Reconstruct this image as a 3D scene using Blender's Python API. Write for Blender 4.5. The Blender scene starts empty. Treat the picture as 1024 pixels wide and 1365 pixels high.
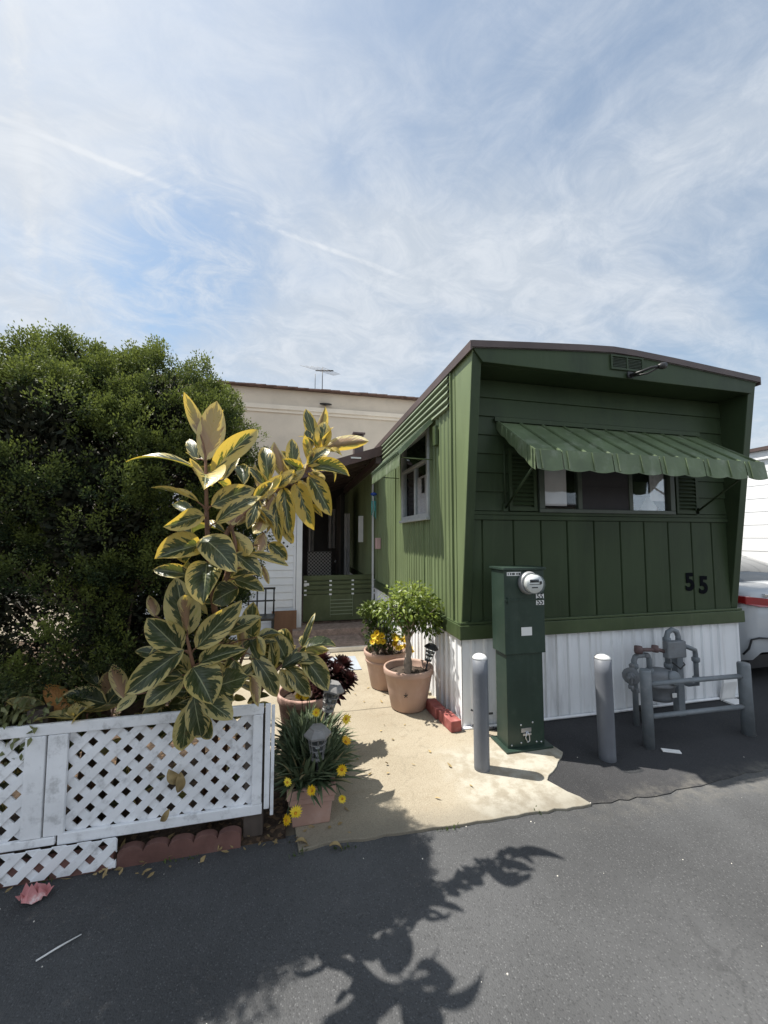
import bpy, math, random
import numpy as np
from mathutils import Vector, Matrix
R = math.radians
SC = bpy.context.scene
COL = SC.collection
rng = random.Random(7)
nrg = np.random.default_rng(11)
OFF = {}

# ------------------------------------------------------------------ mesh collector
class MB:
    def __init__(s):
        s.v = []; s.f = []; s.m = []; s.sm = []
    def add(s, vs, fs, mi=0, smooth=False):
        b = len(s.v); s.v += [tuple(p) for p in vs]
        for f in fs:
            s.f.append(tuple(b + i for i in f)); s.m.append(mi); s.sm.append(smooth)
        return s
    def box(s, x0, x1, y0, y1, z0, z1, mi=0):
        vs = [(x, y, z) for z in (z0, z1) for y in (y0, y1) for x in (x0, x1)]
        return s.add(vs, [(0,2,3,1),(4,5,7,6),(0,1,5,4),(2,6,7,3),(0,4,6,2),(1,3,7,5)], mi)
    def obox(s, c, ax, ay, az, mi=0):
        c, ax, ay, az = map(Vector, (c, ax, ay, az))
        vs = [c + ax*i + ay*j + az*k for k in (-1,1) for j in (-1,1) for i in (-1,1)]
        return s.add(vs, [(0,2,3,1),(4,5,7,6),(0,1,5,4),(2,6,7,3),(0,4,6,2),(1,3,7,5)], mi)
    def bar(s, a, b, w, h, mi=0):
        a, b = Vector(a), Vector(b); d = (b-a); L = d.length/2; d.normalize()
        up = Vector((0,0,1)) if abs(d.z) < .95 else Vector((0,1,0))
        sx = d.cross(up).normalized(); sz = sx.cross(d)
        return s.obox((a+b)/2, d*L, sx*(w/2), sz*(h/2), mi)
    def tube(s, pts, r, n=10, mi=0, caps=True, smooth=True):
        pts = [Vector(p) for p in pts]; k = len(pts)
        rs = r if isinstance(r, (list, tuple)) else [r]*k
        b = len(s.v); ref = None
        for i, p in enumerate(pts):
            d = (pts[min(i+1,k-1)] - pts[max(i-1,0)]).normalized()
            if ref is None:
                ref = d.orthogonal().normalized()
            ref = (ref - d*ref.dot(d)).normalized(); o = d.cross(ref)
            for j in range(n):
                a = 2*math.pi*j/n
                s.v.append(tuple(p + (ref*math.cos(a) + o*math.sin(a))*rs[i]))
        for i in range(k-1):
            for j in range(n):
                s.f.append((b+i*n+j, b+i*n+(j+1)%n, b+(i+1)*n+(j+1)%n, b+(i+1)*n+j)); s.m.append(mi); s.sm.append(smooth)
        if caps:
            s.f.append(tuple(b+j for j in reversed(range(n)))); s.m.append(mi); s.sm.append(False)
            s.f.append(tuple(b+(k-1)*n+j for j in range(n))); s.m.append(mi); s.sm.append(False)
        return s
    def lathe(s, c, prof, n=28, mi=0, axis=(0,0,1), smooth=True, sx=1, sy=1, ph=0):
        az = Vector(axis).normalized(); ax = az.orthogonal().normalized() if abs(az.z) < .999 else Vector((1,0,0)); ay = az.cross(ax)
        c = Vector(c); b = len(s.v)
        for r, h in prof:
            for j in range(n):
                a = 2*math.pi*j/n + ph
                s.v.append(tuple(c + az*h + ax*(r*sx*math.cos(a)) + ay*(r*sy*math.sin(a))))
        for i in range(len(prof)-1):
            for j in range(n):
                s.f.append((b+i*n+j, b+i*n+(j+1)%n, b+(i+1)*n+(j+1)%n, b+(i+1)*n+j)); s.m.append(mi); s.sm.append(smooth)
        if prof[0][0] > 1e-4:
            s.f.append(tuple(b+j for j in reversed(range(n)))); s.m.append(mi); s.sm.append(False)
        if prof[-1][0] > 1e-4:
            s.f.append(tuple(b+(len(prof)-1)*n+j for j in range(n))); s.m.append(mi); s.sm.append(False)
        return s
    def prism(s, poly, d, mi=0):
        """poly: 3-D points of one face, d: extrusion vector"""
        n = len(poly); d = Vector(d); P = [Vector(p) for p in poly]
        vs = P + [p + d for p in P]
        fs = [tuple(reversed(range(n))), tuple(range(n, 2*n))] + [(i, (i+1)%n, n+(i+1)%n, n+i) for i in range(n)]
        return s.add(vs, fs, mi)
    def sheet(s, prof, d, mi=0, smooth=False):
        """open profile swept along d"""
        n = len(prof); d = Vector(d); P = [Vector(p) for p in prof]
        return s.add(P + [p + d for p in P], [(i, i+1, n+i+1, n+i) for i in range(n-1)], mi, smooth)
    def build(s, name, mats, parent=None, bev=0, loc=None, seg=2):
        me = bpy.data.meshes.new(name)
        if parent is not None: off = OFF[parent.name]
        elif loc is not None: off = Vector(loc)
        else:
            a = np.array(s.v); off = Vector(((a[:,0].min()+a[:,0].max())/2, (a[:,1].min()+a[:,1].max())/2, a[:,2].min()))
        me.from_pydata([tuple(Vector(p) - off) for p in s.v], [], s.f)
        for m in (mats if isinstance(mats, (list, tuple)) else [mats]): me.materials.append(m)
        me.polygons.foreach_set('material_index', s.m); me.polygons.foreach_set('use_smooth', s.sm)
        # consistent normals
        import bmesh
        bm = bmesh.new(); bm.from_mesh(me); bmesh.ops.recalc_face_normals(bm, faces=bm.faces); bm.to_mesh(me); bm.free()
        return link(name, me, parent, off, bev, seg)

def link(name, me, parent, off, bev=0, seg=2):
    o = bpy.data.objects.new(name, me); COL.objects.link(o)
    if parent is not None: o.parent = parent
    else: o.location = off
    OFF[o.name] = Vector(off)
    if bev:
        b = o.modifiers.new('bevel', 'BEVEL'); b.width = bev; b.segments = seg; b.limit_method = 'ANGLE'; b.angle_limit = R(40); b.harden_normals = False
    return o

def tag(o, label, cat, group=None):
    o['label'] = label; o['category'] = cat
    if group: o['group'] = group
    return o
def thing(name, label, cat, loc, group=None):
    o = bpy.data.objects.new(name, None); COL.objects.link(o); o.location = loc; o.empty_display_size = .1
    OFF[o.name] = Vector(loc)
    return tag(o, label, cat, group)
def struct(o, kind='structure'):
    o['kind'] = kind; return o

def np_mesh(name, V, F, mat, parent=None, loc=(0,0,0), attrs=None, smooth=True):
    """V (N,3), F (M,k) numpy; attrs: per-vertex floats"""
    me = bpy.data.meshes.new(name); off = OFF[parent.name] if parent is not None else Vector(loc)
    V = V - np.array(off); n, (m, k) = len(V), F.shape
    me.vertices.add(n); me.vertices.foreach_set('co', V.astype(np.float32).ravel())
    me.loops.add(m*k); me.loops.foreach_set('vertex_index', F.astype(np.int32).ravel())
    me.polygons.add(m); me.polygons.foreach_set('loop_start', np.arange(0, m*k, k, dtype=np.int32))
    me.polygons.foreach_set('use_smooth', np.full(m, smooth))
    for an, av in (attrs or {}).items():
        a = me.attributes.new(an, 'FLOAT', 'POINT'); a.data.foreach_set('value', av.astype(np.float32))
    me.materials.append(mat); me.update(calc_edges=True); me.validate()
    return link(name, me, parent, off)

def text_mesh(body, size, ext=.002, offset=0.0):
    cu = bpy.data.curves.new('text', 'FONT'); cu.body = body; cu.size = size; cu.extrude = ext; cu.offset = offset
    cu.align_x = 'CENTER'; cu.align_y = 'CENTER'
    ob = bpy.data.objects.new('text', cu); COL.objects.link(ob)
    dg = bpy.context.evaluated_depsgraph_get(); dg.update()
    me = bpy.data.meshes.new_from_object(ob.evaluated_get(dg))
    vs = [v.co.copy() for v in me.vertices]; fs = [tuple(p.vertices) for p in me.polygons]
    bpy.data.objects.remove(ob); bpy.data.curves.remove(cu); bpy.data.meshes.remove(me)
    return vs, fs
def add_text(mb, body, size, c, ux, uy, ext=.002, offset=0.0, mi=0):
    vs, fs = text_mesh(body, size, ext, offset); c, ux, uy = Vector(c), Vector(ux), Vector(uy); uz = ux.cross(uy)
    mb.add([c + ux*v.x + uy*v.y + uz*v.z for v in vs], fs, mi)

# ------------------------------------------------------------------ materials
class NT:
    def __init__(s, name, world=False):
        s.mt = bpy.data.materials.new(name); s.mt.use_nodes = True
        s.t = s.mt.node_tree; s.t.nodes.clear()
        s.out = s.t.nodes.new('ShaderNodeOutputMaterial')
    def n(s, typ, **kw):
        nd = s.t.nodes.new('ShaderNode' + typ)
        for k, v in kw.items():
            if k in nd.inputs.keys(): s.set(nd.inputs[k], v)
            else: setattr(nd, k, v)
        return nd
    def set(s, inp, v):
        if isinstance(v, bpy.types.NodeSocket): s.t.links.new(v, inp)
        elif isinstance(v, bpy.types.Node): s.t.links.new(v.outputs[0], inp)
        else: inp.default_value = v
    def math(s, op, a, b=0.0, c=0.0, clamp=False):
        nd = s.t.nodes.new('ShaderNodeMath'); nd.operation = op; nd.use_clamp = clamp
        s.set(nd.inputs[0], a); s.set(nd.inputs[1], b); s.set(nd.inputs[2], c)
        return nd.outputs[0]
    def mix(s, f, a, b, mode='MIX'):
        nd = s.t.nodes.new('ShaderNodeMix'); nd.data_type = 'RGBA'; nd.blend_type = mode; nd.clamp_factor = True
        s.set(nd.inputs[0], f)
        for i, c in ((6, a), (7, b)):
            if isinstance(c, (tuple, list)) and len(c) == 3: c = (*c, 1)
            s.set(nd.inputs[i], c)
        return nd.outputs[2]
    def ramp(s, f, lo, hi):
        nd = s.t.nodes.new('ShaderNodeMapRange'); nd.interpolation_type = 'SMOOTHSTEP'
        s.set(nd.inputs[0], f); s.set(nd.inputs[1], lo); s.set(nd.inputs[2], hi)
        return nd.outputs[0]
    def obj(s):
        return s.n('TexCoord').outputs['Object']
    def noise(s, scale, detail=4, vec=None, rough=.55, dist=0.0):
        nd = s.n('TexNoise', Scale=scale, Detail=detail, Roughness=rough, Distortion=dist)
        s.set(nd.inputs['Vector'], vec if vec is not None else s.obj())
        return nd.outputs['Fac']
    def attr(s, name):
        nd = s.n('Attribute'); nd.attribute_name = name; return nd.outputs['Fac']
    def bump(s, h, strength=.3, dist=.01):
        nd = s.n('Bump', Strength=strength, Distance=dist); s.set(nd.inputs['Height'], h); return nd.outputs[0]
    def pbr(s, col, rough=.6, normal=None, metal=0.0, spec=.5, **kw):
        p = s.n('BsdfPrincipled')
        if isinstance(col, (tuple, list)): col = (*col[:3], 1)
        s.set(p.inputs['Base Color'], col); s.set(p.inputs['Roughness'], rough); s.set(p.inputs['Metallic'], metal); s.set(p.inputs['Specular IOR Level'], spec)
        for k, v in kw.items(): s.set(p.inputs[k], v)
        if normal is not None: s.set(p.inputs['Normal'], normal)
        return p
    def done(s, sh):
        s.set(s.out.inputs['Surface'], sh); return s.mt

def mat(name, col, rough=.6, var=.18, scale=3.0, bump=.15, bscale=90.0, metal=0.0, dirt=None, dirt_amt=.0, dscale=5.0, spec=.4, speck=0.0, stretch=None, streak=None):
    k = NT(name)
    vec = k.obj()
    if stretch:
        mp = k.n('Mapping'); k.set(mp.inputs['Vector'], vec); mp.inputs['Scale'].default_value = stretch; vec = mp.outputs[0]
    n1 = k.noise(scale, 5, vec); n2 = k.noise(bscale, 3)
    dark = tuple(c*(1-var) for c in col); lite = tuple(min(1, c*(1+var)) for c in col)
    c = k.mix(k.ramp(n1, .3, .7), dark, lite)
    if speck: c = k.mix(k.math('MULTIPLY', k.ramp(n2, .5, .68), speck), c, tuple(x*.45 for x in col))
    if dirt is not None:
        n3 = k.noise(dscale, 7, vec, .65)
        c = k.mix(k.math('MULTIPLY', k.ramp(n3, .5, .72), dirt_amt), c, dirt)
    if streak:
        ms = k.n('Mapping'); k.set(ms.inputs['Vector'], k.obj()); ms.inputs['Scale'].default_value = (14, 14, .8)
        c = k.mix(k.math('MULTIPLY', k.ramp(k.noise(1.0, 6, ms.outputs[0], .65), .52, .78), streak[1]), c, streak[0])
        ch = k.noise(23, 6, k.obj(), .7); c = k.mix(k.math('MULTIPLY', k.ramp(ch, .70, .72), .55), c, tuple(x*.5 for x in col))
    r = k.math('ADD', rough - .08, k.math('MULTIPLY', n1, .16))
    return k.done(k.pbr(c, r, k.bump(k.math('ADD', n2, k.math('MULTIPLY', n1, 5.0 if streak else 0.0)), bump, .004), metal, spec))

M = {}
M['green_side']  = mat('green house paint, ribbed side', (.148,.190,.090), .45, .14, 2.2, .08, 60, dirt=(.115,.15,.072), dirt_amt=.5, dscale=2.5, stretch=(1,1,.35), streak=((.21,.25,.14),.45))  # lighter than the front: sun on the side is put into the paint
M['green_front'] = mat('green house paint, front', (.038,.057,.027), .5, .16, 2.0, .1, 50, dirt=(.024,.036,.020), dirt_amt=.6, dscale=3, stretch=(1,1,.4), spec=.22, streak=((.062,.082,.045),.45))  # same house paint, darkened to carry the shade of the front
M['green_trim']  = mat('green belt paint', (.056,.080,.034), .4, .14, 4, .08, 60, dirt=(.05,.07,.035), dirt_amt=.4, dscale=6, streak=((.11,.13,.07),.4))
M['green_lap'] = mat('pale sheen green siding', (.22,.265,.175), .4, .1, 3, .05, 60)  # sky sheen on the lap siding is put into this paler colour
M['green_awning'] = mat('faded green awning paint', (.105,.142,.072), .55, .18, 4, .12, 70, dirt=(.26,.29,.22), dirt_amt=.45, dscale=7, streak=((.22,.25,.18),.5))
M['roof_brown']  = mat('brown roof edge metal', (.085,.06,.055), .5, .2, 3, .1, 40)
M['roof_top']    = mat('pale roof coating', (.5,.5,.48), .7, .12, 1.5, .2, 30)
M['skirt']       = mat('white corrugated skirting paint', (.82,.83,.84), .45, .06, 3, .06, 60, dirt=(.42,.42,.42), dirt_amt=.55, dscale=4, stretch=(1,1,.22), streak=((.55,.53,.50),.5))
M['white_wood']  = mat('weathered white painted wood', (.82,.83,.85), .6, .07, 5, .25, 80, dirt=(.36,.36,.36), dirt_amt=.6, dscale=14)
M['white_wall']  = mat('white porch paint', (.7,.71,.73), .55, .05, 2, .08, 60, dirt=(.5,.5,.48), dirt_amt=.3, dscale=5)
M['white_neighbour'] = mat('white neighbour siding', (.8,.8,.8), .5, .04, 1, .05, 50)
M['old_wood']    = mat('weathered bare wood', (.075,.06,.05), .8, .35, 9, .5, 60, stretch=(1,1,.2))
M['stucco']      = mat('beige stucco', (.53,.46,.37), .85, .07, 1.2, .6, 45, dirt=(.44,.385,.315), dirt_amt=.5, dscale=1.6)
M['stucco_trim'] = mat('cream stucco trim', (.63,.56,.46), .8, .06, 2, .3, 45)
M['roof_tile']   = mat('brown roof tile', (.16,.10,.08), .8, .3, 6, .4, 30)
M['fascia']      = mat('maroon porch fascia', (.085,.05,.045), .55, .2, 3, .1, 40)
M['porch_roof']  = mat('brown porch roof deck', (.10,.075,.065), .7, .2, 3, .15, 40)
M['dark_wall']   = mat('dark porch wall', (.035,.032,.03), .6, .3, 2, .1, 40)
M['gate_green']  = mat('dark green gate paint', (.075,.095,.042), .5, .18, 4, .15, 60, dirt=(.12,.13,.09), dirt_amt=.25, dscale=8)
M['ped_green']   = mat('utility green enamel', (.024,.043,.032), .38, .14, 3, .05, 120, dirt=(.06,.085,.065), dirt_amt=.35, dscale=7, streak=((.05,.075,.06),.4))
M['bollard']     = mat('grey blue bollard paint', (.135,.145,.165), .5, .12, 5, .12, 70, dirt=(.22,.225,.235), dirt_amt=.5, dscale=9, stretch=(1,1,.5), streak=((.24,.25,.26),.5))
M['bollard_cap'] = mat('white mortar cap', (.7,.7,.68), .8, .08, 12, .3, 60)
M['pipe_grey']   = mat('grey pipe paint', (.165,.185,.20), .5, .14, 8, .15, 80, dirt=(.26,.265,.27), dirt_amt=.5, dscale=14)
M['gas_grey']    = mat('grey gas meter casting', (.165,.175,.185), .5, .18, 9, .25, 90, dirt=(.12,.11,.10), dirt_amt=.5, dscale=18)
M['rust']        = mat('rusty red pipe fitting', (.13,.085,.082), .7, .3, 12, .3, 80)
M['terracotta']  = mat('faded terracotta plastic', (.41,.275,.215), .6, .1, 4, .12, 70, dirt=(.50,.38,.31), dirt_amt=.5, dscale=6, stretch=(1,1,.5))
M['terra_dusty'] = mat('dusty terracotta', (.40,.25,.20), .7, .14, 5, .2, 60, dirt=(.50,.38,.33), dirt_amt=.5, dscale=7)
M['edging']      = mat('terracotta coloured concrete edging', (.15,.075,.062), .8, .25, 6, .4, 60, dirt=(.22,.14,.12), dirt_amt=.4, dscale=9)
M['brick']       = mat('red brick', (.29,.085,.075), .8, .25, 10, .5, 70, dirt=(.45,.27,.25), dirt_amt=.4, dscale=16)
M['soil']        = mat('dark potting soil', (.055,.04,.03), .95, .4, 20, .9, 40)
M['black_plastic'] = mat('black plastic', (.02,.02,.022), .4, .2, 6, .05, 60)
M['black_metal'] = mat('black metal', (.025,.024,.023), .45, .2, 6, .05, 60)
M['lantern_grey'] = mat('sun faded grey plastic', (.20,.195,.19), .5, .18, 12, .15, 80, dirt=(.34,.33,.31), dirt_amt=.4, dscale=20)
M['steel']       = mat('galvanised steel', (.55,.56,.57), .35, .1, 10, .08, 80, metal=.9)
M['meter_ring'] = mat('dull grey meter ring', (.33,.335,.34), .5, .15, 10, .08, 80, metal=.3)
M['label_white'] = mat('off white label', (.68,.68,.66), .5, .05, 10, .02, 60)
M['ink']         = mat('black lettering', (.008,.009,.01), .5, .1, 10, .02, 60)
M['number']      = mat('blue black house number', (.004,.005,.007), .7, .1, 10, .02, 60, spec=.05)
M['window_dark'] = mat('dark window frame', (.07,.085,.065), .45, .15, 6, .05, 60)
M['window_alu']  = mat('aluminium window frame', (.48,.49,.48), .4, .12, 6, .05, 60, metal=.3)
M['curtain']     = mat('pale curtain', (.80,.75,.75), .9, .06, 5, .1, 30)
M['porch_cloth'] = mat('grey porch curtain', (.30,.29,.285), .9, .1, 5, .1, 30)
M['blind']       = mat('grey blind', (.045,.042,.045), .85, .1, 5, .1, 30)
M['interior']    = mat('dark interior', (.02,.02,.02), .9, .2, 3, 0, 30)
M['mat_grey']    = mat('blue grey door mat', (.30,.33,.37), .95, .08, 6, .6, 160)
M['step_top']    = mat('pink pebble step', (.34,.25,.205), .9, .25, 14, .6, 70, speck=.6)
M['step_edge']   = mat('pale step edge', (.66,.62,.55), .8, .08, 8, .2, 60)
M['brown_board'] = mat('brown plywood', (.17,.085,.045), .6, .2, 5, .1, 60, stretch=(1,1,.3))
M['bark']        = mat('grey brown bark', (.13,.095,.07), .9, .3, 14, .7, 50)
M['pale_bark']   = mat('pale ficus bark', (.33,.27,.21), .85, .25, 18, .5, 60)
M['red_stem']    = mat('reddish green stem', (.16,.085,.05), .6, .35, 14, .3, 60)
M['tyre']        = mat('black tyre', (.02,.02,.02), .8, .1, 10, .2, 60)
M['red_litter']  = mat('faded red and white wrapper', (.55,.22,.22), .6, .2, 9, .2, 40, dirt=(.78,.72,.70), dirt_amt=1.0, dscale=11)
M['white_litter'] = mat('white scrap', (.75,.74,.72), .7, .06, 9, .2, 40)
M['teal']        = mat('teal glass charm', (.10,.35,.33), .2, .1, 9, 0, 40)
M['blue']        = mat('blue glass charm', (.03,.08,.35), .2, .1, 9, 0, 40)
M['pink_box']    = mat('pale pink plastic', (.55,.37,.36), .5, .06, 9, .03, 40)

def glass_mat(name, tint=(.8,.85,.85), gl=.18):
    k = NT(name)
    t = k.n('BsdfTransparent'); t.inputs[0].default_value = (*tint, 1)
    g = k.n('BsdfGlossy'); g.inputs['Roughness'].default_value = .03; g.inputs['Color'].default_value = (.9,.95,1,1)
    f = k.n('Fresnel', IOR=1.5)
    mx = k.n('MixShader'); k.set(mx.inputs[0], k.math('ADD', k.math('MULTIPLY', f, .28), gl*.1, clamp=True)); k.set(mx.inputs[1], t.outputs[0]); k.set(mx.inputs[2], g.outputs[0])
    return k.done(mx)
M['glass'] = glass_mat('window glass', (.92,.93,.93))
M['meter_glass'] = glass_mat('meter glass', (.95,.97,.97), .3)

def paint_mat(name, col, rough=.25):
    k = NT(name); n = k.noise(300, 2)
    return k.done(k.pbr(k.mix(n, tuple(c*.97 for c in col), col), rough, None, .0, .5, **{'Coat Weight': .6, 'Coat Roughness': .06}))
M['car_paint'] = paint_mat('silver white car paint', (.42,.44,.46))
M['car_glass'] = paint_mat('dark car glass', (.06,.065,.07), .06)
M['car_red']   = paint_mat('red tail lamp plastic', (.30,.012,.015), .12)
M['chrome']    = mat('chrome strip', (.7,.7,.7), .15, .02, 5, 0, 50, metal=1)

def asphalt(name, base, lite, dust_lo, apron=False):
    k = NT(name); v = k.obj()
    big = k.noise(.7, 5, v); mid = k.noise(6, 6, v, .6)
    vo = k.n('TexVoronoi', Scale=165.0); k.set(vo.inputs['Vector'], v)
    vc = k.n('SeparateColor'); k.set(vc.inputs[0], vo.outputs['Color'])
    c = k.mix(k.ramp(big, .3, .72), tuple(b*.74 for b in base), tuple(b*1.22 for b in base))
    c = k.mix(k.math('MULTIPLY', k.ramp(mid, .45, .75), .35), c, tuple(b*.65 for b in base))
    # bright and dark stones of the aggregate
    stone = k.math('MULTIPLY', k.ramp(vc.outputs[0], .80, .97), k.math('SUBTRACT', 1.0, k.ramp(vo.outputs['Distance'], .35, .62)))
    c = k.mix(k.math('MULTIPLY', stone, .36), c, lite)
    c = k.mix(k.math('MULTIPLY', k.math('SUBTRACT', 1.0, k.ramp(vc.outputs[1], .03, .25)), .5), c, tuple(b*.45 for b in base))
    # dust swept along the joint between lane and apron
    sp = k.n('SeparateXYZ'); k.set(sp.inputs[0], v)
    yy = k.math('ADD', sp.outputs[1], k.math('MULTIPLY', k.math('SUBTRACT', mid, .5), .22))
    line = k.math('ADD', 2.02, k.math('MULTIPLY', k.math('SUBTRACT', sp.outputs[0], 1.7), .035))
    dy = k.math('ABSOLUTE', k.math('SUBTRACT', yy, line))
    dn = k.noise(11, 8, v, .7)
    dust = k.math('MULTIPLY', k.math('SUBTRACT', 1.0, k.ramp(dy, .02, .17)), k.ramp(dn, .36, .66))
    dust = k.math('MULTIPLY', dust, k.ramp(sp.outputs[0], 1.2, 3.4))
    c = k.mix(k.math('MULTIPLY', dust, dust_lo), c, (.21,.195,.165))
    # drop stains and tiny light chips
    st = k.noise(1.9, 3, v); c = k.mix(k.math('MULTIPLY', k.ramp(st, .66, .74), .3), c, tuple(b*.55 for b in base))
    wv = k.n('TexVoronoi', feature='DISTANCE_TO_EDGE', Scale=.55); nz = k.n('TexNoise', Scale=3.0, Detail=6.0); k.set(nz.inputs['Vector'], v)
    ms = k.n('VectorMath'); ms.operation = 'SCALE'; k.set(ms.inputs[0], nz.outputs['Color']); ms.inputs['Scale'].default_value = .5
    wd = k.n('VectorMath'); wd.operation = 'ADD'; k.set(wd.inputs[0], v); k.set(wd.inputs[1], ms.outputs[0]); k.set(wv.inputs['Vector'], wd.outputs[0])
    crack = k.math('MULTIPLY', k.math('SUBTRACT', 1.0, k.ramp(wv.outputs['Distance'], .001, .007)), k.ramp(big, .46, .60))
    c = k.mix(k.math('MULTIPLY', crack, .35), c, tuple(b*.4 for b in base))
    wear = k.noise(.35, 3, v); c = k.mix(k.math('MULTIPLY', k.ramp(wear, .45, .62), .28), c, tuple(b*1.6 for b in base))
    h = k.math('ADD', k.math('MULTIPLY', vo.outputs['Distance'], -.6), k.math('MULTIPLY', mid, .6 if apron else .25))
    return k.done(k.pbr(c, .85, k.bump(h, .75 if apron else .55, .006), 0, .35))
M['road'] = asphalt('grey lane asphalt', (.070,.071,.0725), (.20,.20,.20), .6)
M['apron'] = asphalt('dark rough asphalt', (.038,.038,.040), (.13,.13,.13), .8, True)

def concrete():
    k = NT('tan aggregate concrete'); v = k.obj()
    big = k.noise(1.1, 5, v); mid = k.noise(9, 6, v, .65); fine = k.noise(140, 2, v)
    c = k.mix(k.ramp(big, .3, .7), (.275,.236,.172), (.345,.302,.228))
    c = k.mix(k.math('MULTIPLY', k.ramp(mid, .5, .75), .45), c, (.235,.19,.128))
    c = k.mix(k.math('MULTIPLY', k.ramp(fine, .52, .7), .55), c, (.17,.135,.09))
    c = k.mix(k.math('MULTIPLY', k.math('SUBTRACT', 1.0, k.ramp(fine, .3, .45)), .35), c, (.44,.395,.30))
    sp = k.n('SeparateXYZ'); k.set(sp.inputs[0], v)
    # paler newer patch round the pedestal
    px = k.math('ADD', sp.outputs[0], k.math('MULTIPLY', k.math('SUBTRACT', mid, .5), .35))
    py = k.math('ADD', sp.outputs[1], k.math('MULTIPLY', k.math('SUBTRACT', big, .5), .5))
    patch = k.math('MULTIPLY', k.ramp(px, .95, 1.2), k.math('SUBTRACT', 1.0, k.ramp(py, 2.75, 3.0)))
    c = k.mix(k.math('MULTIPLY', patch, .75), c, k.mix(k.ramp(mid, .35, .62), (.27,.24,.185), (.42,.40,.34)))
    # hairline cracks
    wv = k.n('TexVoronoi', feature='DISTANCE_TO_EDGE', Scale=.9)
    wd = k.n('VectorMath'); wd.operation = 'ADD'; k.set(wd.inputs[0], v)
    nz = k.n('TexNoise', Scale=5.0, Detail=5.0); k.set(nz.inputs['Vector'], v)
    ms = k.n('VectorMath'); ms.operation = 'SCALE'; k.set(ms.inputs[0], nz.outputs['Color']); ms.inputs['Scale'].default_value = .35
    k.set(wd.inputs[1], ms.outputs[0]); k.set(wv.inputs['Vector'], wd.outputs[0])
    crack = k.math('SUBTRACT', 1.0, k.ramp(wv.outputs['Distance'], .001, .006))
    # sawn joint across the path
    jd = k.math('ABSOLUTE', k.math('SUBTRACT', sp.outputs[1], k.math('ADD', 3.62, k.math('MULTIPLY', mid, .02))))
    joint = k.math('SUBTRACT', 1.0, k.ramp(jd, .004, .011))
    c = k.mix(k.math('MULTIPLY', k.math('MAXIMUM', k.math('MULTIPLY', crack, .22), joint), .8), c, (.10,.085,.06))
    # dirty front lip
    lip = k.math('SUBTRACT', 1.0, k.ramp(k.math('ADD', sp.outputs[1], k.math('MULTIPLY', mid, .2)), 2.2, 2.42))
    c = k.mix(k.math('MULTIPLY', lip, .55), c, (.155,.140,.112))
    return k.done(k.pbr(c, .9, k.bump(k.math('ADD', fine, k.math('MULTIPLY', mid, .6)), .5, .004), 0, .3))
M['concrete'] = concrete()

def bed_mat():
    k = NT('mulch and dry leaves'); v = k.obj()
    a = k.noise(30, 6, v, .7); b = k.noise(4, 4, v)
    vo = k.n('TexVoronoi', Scale=45.0); k.set(vo.inputs['Vector'], v); s = k.n('SeparateColor'); k.set(s.inputs[0], vo.outputs['Color'])
    c = k.mix(k.ramp(a, .3, .7), (.028,.02,.015), (.085,.06,.042))
    c = k.mix(k.math('MULTIPLY', k.ramp(s.outputs[0], .8, .85), .7), c, (.17,.11,.065))
    return k.done(k.pbr(c, .95, k.bump(a, .9, .02), 0, .2))
M['bed'] = bed_mat()
M['ground'] = mat('bare dry ground', (.20,.17,.13), .95, .2, .8, .5, 20)

# ---- foliage materials
def leaf_shader(k, col, rough=.45, transl=.25, tcol=None, spec=.4, normal=None):
    p = k.pbr(col, rough, normal, 0, spec)
    t = k.n('BsdfTranslucent'); k.set(t.inputs[0], tcol if tcol is not None else col)
    mx = k.n('MixShader'); mx.inputs[0].default_value = transl
    k.set(mx.inputs[1], p.outputs[0]); k.set(mx.inputs[2], t.outputs[0])
    return k.done(mx)
def foliage(name, a, b, c3=None, rough=.5, transl=.25):
    """colour runs a..b with the per-leaf rnd value, c3 for the few odd ones"""
    k = NT(name); r = k.attr('rnd')
    c = k.mix(r, a, b)
    if c3: c = k.mix(k.ramp(r, .9, .96), c, c3)
    return leaf_shader(k, c, rough, transl)
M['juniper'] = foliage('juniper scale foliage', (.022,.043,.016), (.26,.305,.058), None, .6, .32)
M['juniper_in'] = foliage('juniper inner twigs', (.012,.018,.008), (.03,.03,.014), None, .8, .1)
M['bushleaf'] = foliage('small pale green leaves', (.10,.125,.045), (.24,.25,.11), None, .4, .25)
M['ficus'] = foliage('glossy small ficus leaves', (.05,.09,.018), (.26,.32,.05), None, .4, .35)
M['grassy'] = foliage('gazania strap leaves', (.045,.075,.035), (.19,.23,.13), (.30,.25,.13), .5, .2)
M['aeonium'] = foliage('dark maroon rosette leaves', (.028,.012,.012), (.10,.032,.030), (.10,.085,.04), .4, .15)
M['marigold_leaf'] = foliage('mid green bedding leaves', (.03,.06,.014), (.13,.17,.035), None, .45, .25)
M['petal'] = foliage('yellow petals', (.80,.52,.015), (.85,.65,.05), None, .5, .3)
M['petal_orange'] = foliage('orange petals', (.75,.22,.02), (.80,.50,.03), None, .5, .3)
M['flower_eye'] = mat('orange flower eye', (.45,.20,.01), .8, .2, 30, .5, 200)
M['dry_leaf'] = mat('dry tan leaf', (.30,.22,.10), .7, .25, 20, .3, 60)

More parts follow.
